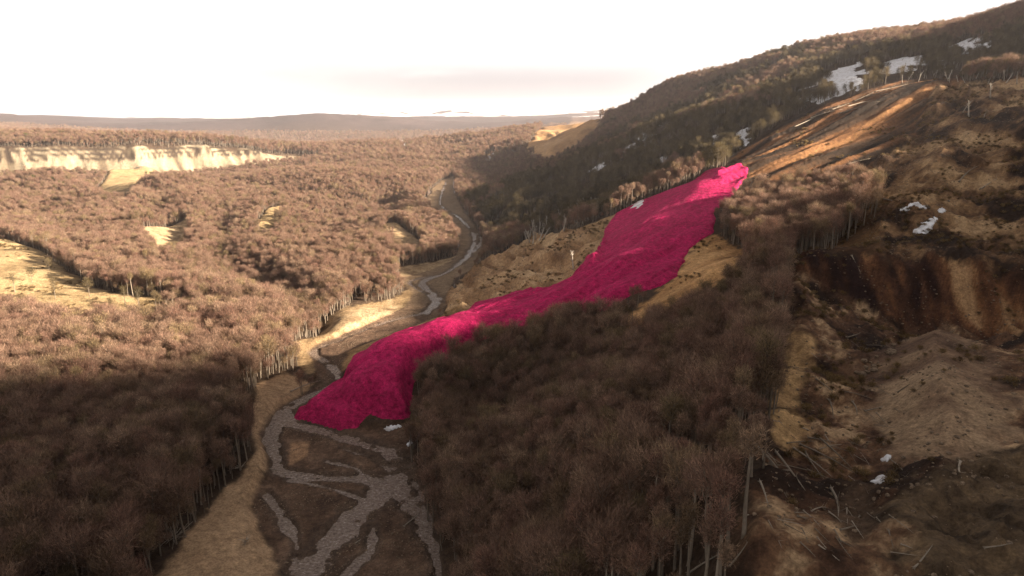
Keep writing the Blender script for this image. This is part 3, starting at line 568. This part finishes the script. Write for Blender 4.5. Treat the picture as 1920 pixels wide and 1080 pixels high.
def tree_meshes(seed, h, rad, start, twigs, m_twig, slim=1.0):
    r = np.random.default_rng(seed); vs, fs = [], []
    lean = r.normal(0, 0.025 * h, 2); k1 = r.normal(0, .25, 2)
    def tp(t): return np.array([lean[0] * t * t + k1[0] * math.sin(t * 3), lean[1] * t * t + k1[1] * math.sin(t * 2.4), h * t])
    tt = [-0.03, 0.05, .25, .45, .62, .78, .9]; r0 = 0.017 * h * slim
    tube(vs, fs, [tp(t) for t in tt], [r0 * 1.5, r0 * 1.1, r0 * .95, r0 * .8, r0 * .6, r0 * .38, r0 * .12], 6)
    trunk = mesh_list('trunk', vs, fs, M_BARK); vs, fs = [], []
    ends = []
    nl = 9
    for i in range(nl):
        t = start + (0.86 - start) * (i + r.random() * .6) / nl; a = 2.4 * i + r.random(); up = 0.9 + r.random() * .9
        L = rad * (1.15 - .5 * (t - start)) * (0.75 + r.random() * .45); o = tp(t)
        dv = np.array([math.cos(a), math.sin(a), up]); dv /= np.linalg.norm(dv)
        mid = o + dv * L * .55 + np.array([0, 0, .1]); e = o + dv * L + np.array([0, 0, L * .25])
        tube(vs, fs, [o, mid, e], [r0 * .42, r0 * .27, r0 * .06], 4)
        ends += [mid, e]
        for j in range(2):
            a2 = a + (1 if j else -1) * (0.5 + r.random() * .6); e2 = mid + np.array([math.cos(a2), math.sin(a2), .9 + r.random() * .6]) * L * .5
            tube(vs, fs, [mid, e2], [r0 * .2, r0 * .05], 3); ends.append(e2)
    ends += [tp(.9), tp(.97), tp(.84)]
    limbs = mesh_list('branches', vs, fs, M_BARK)
    E = np.array(ends); ctr = np.array([lean[0], lean[1], h * (start + 1) / 2])
    c = E[r.integers(0, len(E), twigs)] + r.normal(0, rad * .36, (twigs, 3)) * [1, 1, .75]
    out = c - ctr; out[:, 2] *= .5; out /= (np.linalg.norm(out, axis=1, keepdims=True) + .3)
    d = out * .55 + r.normal(0, .45, (twigs, 3)) + [0, 0, .65]; d /= np.linalg.norm(d, axis=1, keepdims=True)
    L = (0.6 + r.random(twigs) * 1.1)[:, None] * rad / 2.3; s = np.cross(d, r.normal(0, 1, (twigs, 3))); s /= np.linalg.norm(s, axis=1, keepdims=True)
    wv = (0.028 + r.random(twigs) * .042)[:, None]
    v = np.stack([c - s * wv, c + s * wv, c + d * L], 1).reshape(-1, 3)
    crown = mesh_np('crown', v, np.arange(len(v)).reshape(-1, 3), smooth=False, n=3); crown.materials.append(m_twig)
    return trunk, limbs, crown
BEECH = [tree_meshes(11 + i, h, rad, st, 1300, M_TWIG) for i, (h, rad, st) in enumerate([(15.5, 2.3, .50), (17, 2.0, .56), (13, 2.2, .46), (17, 2.5, .58), (11.5, 1.9, .45), (14.5, 2.6, .48), (17.5, 1.4, .70), (16, 1.2, .66)])]
OLIVE = [tree_meshes(51 + i, h, rad, st, 1000, M_OLIVE, .9) for i, (h, rad, st) in enumerate([(12, 2.0, .36), (14, 1.8, .42), (10, 2.1, .30), (9, 1.7, .28)])]

BARE = ['bed','terrace','flats','strip','ridge','patch','scar','rubble','bench','scarp','basin','meadow','pale','gully','clearing','bank','bankb','bankc','farscar','riverscar','tongue'] + ['snow%d' % i for i in range(len(SNOW))]
CLUMP = poly([(1345,440),(1352,400),(1400,372),(1470,335),(1560,318),(1625,330),(1650,380),(1640,430),(1600,470),(1500,480),(1420,478)])
def bare_dist(x, y):
    b = np.full(x.shape, -1e3)
    for k in BARE: b = np.maximum(b, sdist(x, y, AREA[k]))
    m = (y > 950) & (y < 1650) & (x < -250) & (x > -1300); cd = np.full(x.shape, 1e3)
    if m.any(): cd[m] = ldist(x[m], y[m], np.column_stack([CLIFF, np.ones(len(CLIFF))]))
    b = np.maximum(b, 42 - cd); c = sdist(x, y, CLUMP)
    return np.where(c > 0, -c, b)
def scatter(y0, y1, sp, hw, seed, jit=.48):
    r = np.random.default_rng(seed); yy = np.arange(y0, y1, sp); X = []; Y = []
    for j, v in enumerate(yy):
        w = hw(v); xx = np.arange(-w, w, sp) + (sp / 2 if j % 2 else 0); X.append(xx); Y.append(np.full(len(xx), v))
    X = np.concatenate(X); Y = np.concatenate(Y); X = X + r.uniform(-jit, jit, X.shape) * sp; Y = Y + r.uniform(-jit, jit, Y.shape) * sp
    return X, Y, r
fw = lambda v: 0.88 * v + 40
RIGHT = poly([(870,380),(930,450),(1000,440),(1130,408),(1300,325),(1345,325),(1420,262),(1500,212),(1600,180),(1740,152),(1990,140),(2100,20),(1500,100),(1250,158),(1130,250),(1000,320)])
sets = {'beech': [], 'olive': []}
for (y0, y1, sp, sc, seed) in [(60, 330, 2.7, .95, 1), (330, 700, 2.8, .78, 2), (700, 1300, 3.9, .84, 3), (1300, 2300, 7.4, 1.15, 4), (2300, 4300, 14.0, 1.5, 5)]:
    X, Y, r = scatter(y0, y1, sp, fw, seed)
    bd = bare_dist(X, Y); keep = bd < (0.6 if y0 < 400 else 1.5) - 5.0 * np.clip(fbm(X, Y, 9, 2, 411), 0, 1)
    keep &= fbm(X, Y, 30, 3, 401) > -0.62
    if y0 < 300: keep &= ~((sdist(X, Y, AREA['basin']) > -26) & (r.random(X.shape) < .42))
    hill = sdist(X, Y, RIGHT) > -4 if y0 < 1400 else np.zeros(X.shape, bool)
    hill = hill & (fbm(X, Y, 60, 3, 403) + np.clip((420 - np.abs(Y - 620)) / 400, -1, .5) > -.05)
    keep &= ~(hill & ((fbm(X, Y, 14, 3, 405) < -0.02) | (r.random(X.shape) < .38)))
    for k, msk in (('beech', keep & ~hill), ('olive', keep & hill)):
        x, y = X[msk], Y[msk]; s = sc * r.uniform(.80, 1.12, x.shape) * (1 + .16 * fbm(x, y, 34, 2, 409)); vv = r.integers(0, 6 if k == 'beech' else 4, x.shape); s = s * np.where((bd[msk] > -5) & (r.random(x.shape) < .55), r.uniform(.35, .8, x.shape), 1)
        if k == 'beech' and y0 < 300: vv = np.where((sdist(x, y, AREA['basin']) > -19) & (r.random(x.shape) < .85), r.integers(6, 8, x.shape), vv)
        if k == 'olive': s *= 1.3
        sets[k].append(np.column_stack([x, y, ground(x, y) - .15, s, r.uniform(0, 6.28, x.shape), vv]))
sets = {k: np.concatenate(v) for k, v in sets.items()}
OPEN = [np.array(PX[k], float) for k in ('bed','terrace','flats','strip','ridge','patch','scar','bench','scarp','basin','meadow','pale','gully','clearing','bank','bankb','bankc','farscar','riverscar','tongue')] + [np.array(pl, float) for pl, _ in SNOW] + [np.array([(-50,286),(120,284),(260,282),(380,282),(470,290),(560,297),(470,306),(420,318),(300,330),(120,318),(-50,318)], float)]
def thin(T, hgt):
    """trees beside the clearings stay low or are missing, as their neighbours in the photograph"""
    keep = np.ones(len(T), bool); T = T.copy()
    for sc_ in (1.0, .8, .62):
        bad = np.zeros(len(T), bool)
        for f, off in ((1.0, 0), (.88, 1.8), (.88, -1.8), (.68, 0)):
            px, py = project(T[:, 0] + off * T[:, 3], T[:, 1], T[:, 2] + hgt[T[:, 5].astype(int)] * T[:, 3] * f)
            for pg in OPEN:
                m = (px > pg[:, 0].min()) & (px < pg[:, 0].max()) & (py > pg[:, 1].min()) & (py < pg[:, 1].max())
                if m.any():
                    i_ = np.nonzero(m)[0]; bad[i_] |= sdist(px[i_], py[i_], pg) > 2
        if sc_ == .62: keep = ~bad
        else: T[bad, 3] *= .8
    return T[keep]
sets['beech'] = thin(sets['beech'], np.array([15.5, 17, 13, 17, 11.5, 14.5, 17.5, 16])); sets['olive'] = thin(sets['olive'], np.array([12, 14, 10, 9.0]))

def in_view(T, hgt, marg=0):
    px, py = project(T[:, 0], T[:, 1], T[:, 2] + hgt); return (px > marg) & (px < 1920 - marg) & (py > 0) & (py < 1085)
def seen(T, hgt):
    ok = np.ones(len(T), bool); top = T[:, 2] + hgt
    for f in np.linspace(.35, .97, 24):
        ok &= CAM_H + (top - CAM_H) * f > ground(T[:, 0] * f, T[:, 1] * f) - .5
    return ok
def plant(kind, meshes, T, name, label, cat, group):
    for x, y, z, s, a, v in T:
        o = bpy.data.objects.new(name, None); COL.objects.link(o); o.location = (x, y, z); o.rotation_euler = (0, 0, a); o.scale = (s, s, s * 1.0); o.empty_display_size = .5
        tag(o, label(x, y) if callable(label) else label, cat, group(x, y) if callable(group) else group)
        ms = meshes[int(v)]
        if len(ms) == 3:
            link('branches', ms[1], link('trunk', ms[0], o)); link('crown', ms[2], o)
        else: link('stems', ms[0], o); link('twigs', ms[1], o)
B = sets['beech']; B = B[in_view(B, 12) | (B[:, 1] > 140) | (B[:, 0] < -40)]
B = B[B[:, 1] > 62]; near_d = np.hypot(B[:, 0], B[:, 1]); cand = np.nonzero(in_view(B, 13, 10) & seen(B, 15))[0]
# the 300 that show largest: the near rows on the right spur and the near left wood
order = cand[np.argsort(near_d[cand])]; right_i = order[B[order, 0] > -35][:190]; left_i = order[B[order, 0] <= -35][:110]
ind = np.concatenate([right_i, left_i]); rest = np.setdiff1d(np.arange(len(B)), ind)
plant('beech', BEECH, B[right_i], 'beech_tree', 'leafless beech in the dark wood on the near right spur', 'tree', 'beeches of the near right spur')
plant('beech', BEECH, B[left_i], 'beech_tree', 'leafless beech in the dark wood left of the sand terrace', 'tree', 'beeches of the near left wood')
O = sets['olive']; od = np.hypot(O[:, 0], O[:, 1]); oc = np.nonzero(in_view(O, 8, 5) & seen(O, 9))[0]; oc = oc[np.argsort(od[oc])][:120]
plant('olive', OLIVE, O[oc], 'lichen_tree', 'slim olive grey tree on the shaded right hillside above the tongue', 'tree', 'olive grey hillside trees')
orest = np.setdiff1d(np.arange(len(O)), oc)

def lone(pxs, meshes, name, label, group, smin, smax, seed):
    r = np.random.default_rng(seed); T_ = []
    for px, py in pxs:
        p_ = hit(px, py, ground); T_.append([p_[0], p_[1], p_[2] - .1, r.uniform(smin, smax), r.uniform(0, 6.28), r.integers(0, len(meshes))])
    for i_, j_ in enumerate(sorted(range(len(pxs)), key=lambda q_: pxs[q_][0])): plant('lone', meshes, np.array([T_[j_]]), name, label + ', ' + nth(i_), 'tree', group)
lone([(145,512),(92,507),(28,548),(168,556),(235,572),(104,560),(262,584),(60,530),(205,578)], OLIVE, 'lichen_tree', 'small grey tree standing alone in the sunlit straw meadow', 'lone trees of the meadow', .6, .95, 3)
M_GREEN = twig('green_needles', [(0.2, (0.060, 0.066, 0.022)), (0.5, (0.085, 0.088, 0.030)), (0.8, (0.11, 0.105, 0.042))])
GREEN = [tree_meshes(91 + i, 11, 2.0, .12, 1500, M_GREEN) for i in range(2)]
lone([(50,268),(58,268),(66,269),(75,269)], GREEN, 'evergreen_tree', 'dark green tree on the crest of the pale cliff', 'evergreens on the cliff crest', 1.2, 1.6, 4)
lone([(102,352),(112,356),(122,358),(96,350),(140,346),(150,345),(158,346),(172,350),(20,358),(12,356),(64,348),(276,336),(284,336),(290,337)], GREEN, 'evergreen_tree', 'small green tree by the pale clearing below the cliff', 'evergreens by the pale clearing', .8, 1.2, 5)

def forest(name, T, meshes, label):
    """one mass of trees: points that carry the same trunk and crown meshes"""
    me = bpy.data.meshes.new(name); me.vertices.add(len(T)); me.vertices.foreach_set('co', T[:, :3].astype(np.float32).ravel())
    for an, ty, vals in (('size', 'FLOAT', T[:, 3]), ('turn', 'FLOAT', T[:, 4]), ('sort', 'INT', T[:, 5].astype(np.int32))):
        a = me.attributes.new(an, ty, 'POINT'); a.data.foreach_set('value', vals.astype(np.int32 if ty == 'INT' else np.float32))
    o = link(name, me); tag(o, label, 'forest', kind='stuff')
    gt = bpy.data.node_groups.new(name, 'GeometryNodeTree'); gt.interface.new_socket('Geometry', in_out='INPUT', socket_type='NodeSocketGeometry'); gt.interface.new_socket('Geometry', in_out='OUTPUT', socket_type='NodeSocketGeometry')
    gi = gt.nodes.new('NodeGroupInput'); go = gt.nodes.new('NodeGroupOutput'); iop = gt.nodes.new('GeometryNodeInstanceOnPoints'); g2i = gt.nodes.new('GeometryNodeGeometryToInstance')
    first = {}
    for ob in bpy.data.objects:
        if ob.type == 'MESH' and ob.data not in first: first[ob.data] = ob
    for pair in meshes:
        jn = gt.nodes.new('GeometryNodeJoinGeometry')
        for mm in pair:
            oi = gt.nodes.new('GeometryNodeObjectInfo'); oi.transform_space = 'ORIGINAL'; oi.inputs['Object'].default_value = first[mm]; gt.links.new(oi.outputs['Geometry'], jn.inputs[0])
        gt.links.new(jn.outputs[0], g2i.inputs[0])
    def attr(nm, ty):
        n_ = gt.nodes.new('GeometryNodeInputNamedAttribute'); n_.data_type = ty; n_.inputs[0].default_value = nm; return n_.outputs[0]
    cb = gt.nodes.new('ShaderNodeCombineXYZ'); gt.links.new(attr('turn', 'FLOAT'), cb.inputs[2])
    er = gt.nodes.new('FunctionNodeEulerToRotation'); gt.links.new(cb.outputs[0], er.inputs[0])
    gt.links.new(gi.outputs[0], iop.inputs['Points']); gt.links.new(g2i.outputs[0], iop.inputs['Instance']); iop.inputs['Pick Instance'].default_value = True
    gt.links.new(attr('sort', 'INT'), iop.inputs['Instance Index']); gt.links.new(er.outputs[0], iop.inputs['Rotation']); gt.links.new(attr('size', 'FLOAT'), iop.inputs['Scale'])
    gt.links.new(iop.outputs[0], go.inputs[0])
    md = o.modifiers.new('trees', 'NODES'); md.node_group = gt
    return o
forest('beech_forest', B[rest], BEECH, 'mass of leafless brown beech trees covering the valley')
forest('hillside_forest', O[orest], OLIVE, 'mass of slim olive grey trees on the shaded right hillside')
print('TREES', len(B), len(O))

# ------------------------------------------------------------------ dead wood
rl = np.random.default_rng(5)
def log_mesh(L, r0, seed, stubs=4):
    r = np.random.default_rng(seed); vs, fs = [], []
    b = r.normal(0, .03 * L, 2); pt = lambda t: np.array([L * t, b[0] * math.sin(t * 3), abs(b[1]) * math.sin(t * 3.1) * .5])
    tube(vs, fs, [pt(t) for t in (0, .04, .3, .6, .85, 1)], [r0 * 1.5, r0 * 1.1, r0, r0 * .75, r0 * .5, r0 * .2], 7)
    for k in range(stubs):
        t = .4 + .55 * r.random(); a = r.random() * 6.28; o = pt(t); e = o + np.array([.6, math.cos(a) * .8, abs(math.sin(a)) * .8]) * (.05 + .09 * r.random()) * L
        tube(vs, fs, [o, e], [r0 * .35, r0 * .1], 4)
    for k in range(4):
        a = k * 1.57 + r.random(); tube(vs, fs, [pt(0.01), pt(0) + np.array([-.35, math.cos(a) * .9, math.sin(a) * .9]) * r0 * 3], [r0 * .7, r0 * .15], 4)
    return mesh_list('log', vs, fs, M_DEAD)
def lay_log(a, b, label, group, r0=None, lift=0.25, name='fallen_log', cat='log'):
    A_ = hit(a[0], a[1], ground); B_ = hit(b[0], b[1], ground); v = B_ - A_; L = float(np.linalg.norm(v))
    if L < 0.8 or L > 40: 
        L = min(max(L, 1.5), 22.0); v = v / (np.linalg.norm(v) + 1e-6) * L
    B_ = A_ + v; B_[2] = ground(B_[0], B_[1]); v = B_ - A_; L = float(np.linalg.norm(v))
    r0 = r0 or (0.07 + 0.006 * L + 0.0003 * A_[1])
    o = link(name, log_mesh(L, r0, int(a[0] * 7 + a[1]), 4)); o.location = (A_ + [0, 0, lift]).tolist()
    o.rotation_euler = Vector(v.tolist()).to_track_quat('X', 'Z').to_euler(); tag(o, label, cat, group)
for a, b in [((1420,840),(1480,915)),((1455,850),(1510,922)),((1500,835),(1605,892)),((1488,842),(1560,897)),((1432,850),(1450,905)),((1530,818),(1598,882)),((1445,870),(1475,935)),((1510,850),(1545,900)),((1425,905),(1440,950))]:
    lay_log(a, b, 'bleached log in the tangle below the right wood edge, ' + nth(sorted([1420,1455,1500,1488,1432,1530,1445,1510,1425]).index(a[0])), 'tangled logs below the right wood')
for a, b, lab in [((1622,772),(1657,764),'short pale log on the basin floor left of the mound'),((1683,737),(1706,722),'short pale log lying on the slope above the mound'),((1588,634),(1613,625),'pale log at the foot of the dark scarp'),((1597,480),(1615,514),'pale log hanging over the rim of the dark scarp'),((1845,1030),(1897,1021),'pale log on the cracked ground in the lower right corner'),((1713,1068),(1748,1024),'leaning pale log on the cracked ground at the lower edge'),((1558,918),(1570,972),'thin log on the left edge of the mud pond'),((1576,996),(1606,988),'small log in front of the mud pond'),((1555,752),(1562,787),'thin log pointing downslope beside the sand face'),((1598,755),(1606,780),'short thin log above the basin floor'),((1530,712),(1562,737),'thin log on the slope right of the sand face'),((1515,822),(1570,832),'long thin log lying across the basin slope'),((1395,968),(1490,978),'long pale log in front of the right wood'),((1290,1078),(1352,1040),'pale log under the nearest trees of the right wood'),((1368,1064),(1402,1018),'forked pale log beside the nearest trees of the right wood'),((1800,868),(1804,898),'thin log standing out of the mound edge'),((666,1020),(697,1004),'driftwood log on the gravel bar between the two channels'),((758,988),(787,964),'driftwood log in the right river channel'),((505,880),(525,884),'driftwood log at the bend of the left channel'),((545,735),(600,715),'driftwood log on the left bank above the tongue toe'),((1590,308),(1632,297),'pale log at the top of the second wood'),((1658,374),(1690,384),'pale log at the right end of the second wood'),((1798,342),(1832,312),'leaning log in the middle of the rubble slope'),((1778,378),(1822,343),'log low on the rubble slope'),((1838,355),(1870,335),'log on the right of the rubble slope'),((1805,212),(1842,170),'leaning log high on the rubble slope'),((1846,226),(1860,190),'pale upright log high on the right rubble slope')]:
    lay_log(a, b, lab, 'scattered fallen logs')
for k in range(70):
    a_ = (1430 + rl.random() ** 1.3 * 260, 640 + rl.random() * 400)
    if a_[0] < 1480 and a_[1] < 760: continue
    th = rl.normal(.75, .5); L_ = rl.uniform(14, 60); lay_log(a_, (a_[0] + L_ * math.cos(th), a_[1] + L_ * math.sin(th)), 'thin fallen trunk among the debris of the near basin', 'thin trunks in the near basin', r0=rl.uniform(.05, .11), lift=.15)
for a, b in [((1540,216),(1640,176)),((1560,206),(1622,184)),((1590,200),(1690,164)),((1602,190),(1682,160)),((1640,172),(1702,158)),((1572,214),(1650,190)),((1520,222),(1580,205)),((1625,182),(1665,170)),((1490,238),(1530,220)),((1650,180),(1715,166))]:
    lay_log(a, b, 'bleached log along the upper rim of the slide scar, ' + nth(sorted([1540,1560,1590,1602,1640,1572,1520,1625,1490,1650]).index(a[0])), 'logs along the scar rim', r0=.3)
for k in range(16):
    x_ = 1255 + k * 4.5; y_ = 352 - k * 1.9 - rl.random() * 9
    lay_log((x_, y_), (x_ + rl.uniform(-4, 14), y_ - rl.uniform(2, 10)), 'bleached log in the jumble left of the tongue head, ' + nth(k), 'log jumble at the tongue head', r0=.3, lift=.7)
M_SNAG = bark('bleached_snag', (0.27, 0.23, 0.185), (0.50, 0.44, 0.37))
def snag_meshes(seed):
    r = np.random.default_rng(seed); vs, fs = [], []; h = 11.0
    b = r.normal(0, .35, 2); pt = lambda t: np.array([b[0] * t * t, b[1] * t * t, h * t])
    tube(vs, fs, [pt(t) for t in (-.04, .1, .4, .7, 1)], [.38, .3, .25, .18, .07], 6); tr = mesh_list('trunk', vs, fs, M_SNAG)
    vs, fs = [], []
    for k in range(9):
        t = .4 + .55 * r.random(); a = r.random() * 6.28; o = pt(t); e = o + np.array([math.cos(a), math.sin(a), 1.1 + r.random()]) * (1.7 - t) * .9
        tube(vs, fs, [o, e], [.11, .05], 4)
    return tr, mesh_list('branches', vs, fs, M_SNAG)
SNAG = [snag_meshes(s_) for s_ in range(5)]
def snag(px, py, tilt, az, s, label, group):
    p_ = hit(px, py, ground); o = bpy.data.objects.new('dead_tree', None); COL.objects.link(o); o.location = p_.tolist(); o.rotation_euler = (tilt * math.cos(az), tilt * math.sin(az), az * 3); o.scale = (s * 1.5, s * 1.5, s)
    tag(o, label, 'dead tree', group); tr, br = SNAG[int(px) % 5]; link('trunk', tr, o); link('branches', br, o)
for k in range(80):
    px = 985 + rl.random() * 130; py = 455 - (px - 985) * .40 + rl.uniform(-14, 8)
    snag(px, py, rl.uniform(0, .6), rl.random() * 6.28, rl.uniform(.7, 1.2), 'grey dead tree leaning on the sandy ridge above the river', 'dead trees on the sandy ridge')
for k in range(70):
    px = 1690 + rl.random() * 225; py = 158 - rl.random() * 44
    snag(px, py, rl.uniform(.05, .5), rl.uniform(-.6, .6), rl.uniform(.42, .72), 'grey leaning dead tree above the rubble slope at top right', 'dead trees at top right')
for px, py, lab in [(1816, 218, 'lone bleached dead tree left of another on the upper rubble slope'), (1857, 184, 'lone bleached dead tree on the rim at upper right'), (1075, 505, 'grey broken dead tree on the slope left of the tongue')]:
    snag(px, py, .12, 1.0, .9, lab, None)

# brush pile on the sand terrace
def brush(px, py, n_, size, label):
    p_ = hit(px, py, ground); o = bpy.data.objects.new('brush_pile', None); COL.objects.link(o); o.location = p_.tolist(); tag(o, label, 'brush pile')
    sm = [log_mesh(size * (.7 + .3 * k), .055 + .012 * k, 900 + k, 3) for k in range(3)]
    for k in range(n_):
        c_ = link('stick', sm[k % 3], o); a = rl.random() * 6.28; rr = rl.random() * size * .55
        c_.location = (rr * math.cos(a), rr * math.sin(a), .2 + rl.random() * .7); c_.rotation_euler = (0, rl.uniform(-.9, .1), a + rl.uniform(-.6, .6))
brush(325, 1010, 46, 3.2, 'bleached brush pile at the wood edge beside the sand terrace')
brush(462, 1018, 12, 1.3, 'small pale brush heap lying on the sand terrace')
brush(450, 880, 16, 2.0, 'thin brush heap at the upper end of the sand terrace')

# stones
M_STONE = earth('pale_stone', color=(0.19, 0.14, 0.098), bump=.5, scale=3.0)
def stone_mesh(seed):
    import bmesh
    r = np.random.default_rng(seed); bm = bmesh.new(); bmesh.ops.create_icosphere(bm, subdivisions=2, radius=1)
    k = r.normal(0, 1, (7, 3)); k /= np.linalg.norm(k, axis=1, keepdims=True); lim = r.uniform(.62, .9, 7)
    for v in bm.verts:
        c_ = np.array(v.co)
        for kk, l_ in zip(k, lim):
            e = c_ @ kk
            if e > l_: c_ = c_ - kk * (e - l_)
        v.co = (c_ * [1.15, .9, .75]).tolist()
    me = bpy.data.meshes.new('stone'); bm.to_mesh(me); bm.free(); me.materials.append(M_STONE); return me
STONE = [stone_mesh(s_) for s_ in range(5)]
def stones(pts_, smin, smax, label, group):
    for k, (px, py) in enumerate(pts_):
        p_ = hit(px, py, ground); s = rl.uniform(smin, smax); o = link('boulder', STONE[k % 5]); o.location = (p_[0], p_[1], p_[2] + s * .25); o.scale = (s, s, s); o.rotation_euler = (0, 0, rl.random() * 6.28); tag(o, label, 'boulder', group)
stones([(1628 + rl.normal(0, 10), 692 + rl.normal(0, 7)) for k in range(14)] + [(1665 + rl.normal(0, 9), 662 + rl.normal(0, 6)) for k in range(10)], .35, 1.0, 'pale boulder in the cluster at the left of the mound', 'boulders left of the mound')
stones([(1640 + rl.random() * 250, 640 + rl.random() * 230) for k in range(50)], .15, .45, 'small stone strewn over the basin and mound', 'stones strewn over the basin')
stones([(520 + rl.random() * 260, 850 + rl.random() * 220) for k in range(60)], .18, .5, 'small stone on the gravel bars of the near river bed', 'stones on the gravel bars')

def litter(name, keys, y1, sp, smin, smax, seed, prob, label):
    X, Y, r = scatter(62, y1, sp, fw, seed); m_ = np.zeros(X.shape, bool)
    for k in keys: m_ |= sdist(X, Y, AREA[k]) > .5
    m_ &= (r.random(X.shape) < prob) & (fbm(X, Y, 9, 3, seed) + r.uniform(-.3, .3, X.shape) > .05) & (sdist(X, Y, AREA['tongue']) < -.5)
    T = np.column_stack([X[m_], Y[m_], ground(X[m_], Y[m_]) + .02, r.uniform(0, 1, m_.sum()) ** 2.5 * (smax - smin) + smin, r.uniform(0, 6.28, m_.sum()), r.integers(0, 5, m_.sum())])
    T = T[in_view(T, .2)]; forest(name, T, [(s_,) for s_ in STONE], label)['category'] = 'stones'
litter('river_stones', ('bed',), 420, .8, .08, .34, 801, .9, 'loose grey brown stones covering the river bed')
litter('slope_stones', ('basin', 'mound', 'rubble', 'scarp', 'bench', 'ridge'), 480, 1.1, .08, .5, 803, .5, 'loose stones and clods on the bare right slopes')

# low scrub on the bare slopes
def bush_meshes(seed, m):
    r = np.random.default_rng(seed); vs, fs = [], []
    for k in range(7):
        a = r.random() * 6.28; tube(vs, fs, [(0, 0, -.1), (math.cos(a) * .35, math.sin(a) * .35, .5), (math.cos(a) * .7, math.sin(a) * .7, 1.0 + r.random() * .4)], [.05, .035, .012], 4)
    st = mesh_list('stems', vs, fs, M_BARK); n_ = 420
    c = r.normal(0, .42, (n_, 3)) * [1, 1, .6] + [0, 0, .65]; c[:, 2] = np.abs(c[:, 2]); d = c - [0, 0, .2] + r.normal(0, .4, (n_, 3)); d /= np.linalg.norm(d, axis=1, keepdims=True)
    s = np.cross(d, r.normal(0, 1, (n_, 3))); s /= np.linalg.norm(s, axis=1, keepdims=True); L = r.uniform(.2, .5, (n_, 1)); w = r.uniform(.02, .05, (n_, 1))
    v = np.stack([c - s * w, c + s * w, c + d * L], 1).reshape(-1, 3); fo = mesh_np('twigs', v, np.arange(len(v)).reshape(-1, 3), False, 3); fo.materials.append(m); return st, fo
M_SCRUB = twig('straw_scrub', [(0.2, (0.12, 0.075, 0.035)), (0.5, (0.19, 0.125, 0.055)), (0.8, (0.25, 0.17, 0.075))])
BUSH = [bush_meshes(70, M_SCRUB), bush_meshes(71, M_SCRUB), bush_meshes(72, M_SCRUB)]
X, Y, r = scatter(62, 560, 2.6, fw, 66); okm = np.zeros(X.shape, bool)
for k, dens in (('rubble', .15), ('bench', .2), ('basin', .28), ('scarp', .3), ('strip', .42), ('ridge', .42), ('meadow', .45), ('patch', .5), ('scar', .5)):
    okm |= (sdist(X, Y, AREA[k]) > 1) & (fbm(X, Y, 16, 3, 501) + r.uniform(-.25, .25, X.shape) > dens)
for k in ('tongue', 'mud', 'cracked', 'bed', 'terrace', 'sandface'): okm &= sdist(X, Y, AREA[k]) < -.5
T = np.column_stack([X[okm], Y[okm], ground(X[okm], Y[okm]), r.uniform(.4, 1.2, okm.sum()), r.uniform(0, 6.28, okm.sum()), r.integers(0, 3, okm.sum())])
T = T[in_view(T, .5) & seen(T, 1.2)]; dd = np.hypot(T[:, 0], T[:, 1]); od_ = np.argsort(dd)
plant('bush', BUSH, T[od_[:90]], 'bush', 'low straw brown bush in the near basin at lower right', 'bush', 'bushes of the near basin')
forest('scrub', T[od_[90:]], BUSH, 'low straw brown scrub scattered over the bare slopes')
bpy.data.objects['scrub']['category'] = 'scrub'

# ------------------------------------------------------------------ haze
import bmesh
bm = bmesh.new(); bmesh.ops.create_cube(bm, size=1.0); hz = bpy.data.meshes.new('haze'); bm.to_mesh(hz); bm.free()
z0 = float(GZ.min()) - 5; z1 = float(GZ.max()) + 80
o = link('haze', hz); o.location = (0, 6700, (z0 + z1) / 2); o.scale = (32000, 14600, z1 - z0)
m = bpy.data.materials.new('valley_haze'); m.use_nodes = True; t = m.node_tree; t.nodes.clear()
pv = t.nodes.new('ShaderNodeVolumePrincipled'); pv.inputs['Color'].default_value = (0.88, 0.85, 0.91, 1); pv.inputs['Density'].default_value = 0.000042; pv.inputs['Anisotropy'].default_value = 0.2
mo = t.nodes.new('ShaderNodeOutputMaterial'); t.links.new(pv.outputs[0], mo.inputs['Volume']); hz.materials.append(m)
tag(o, 'thin pale haze filling the valley air', 'haze', kind='stuff')
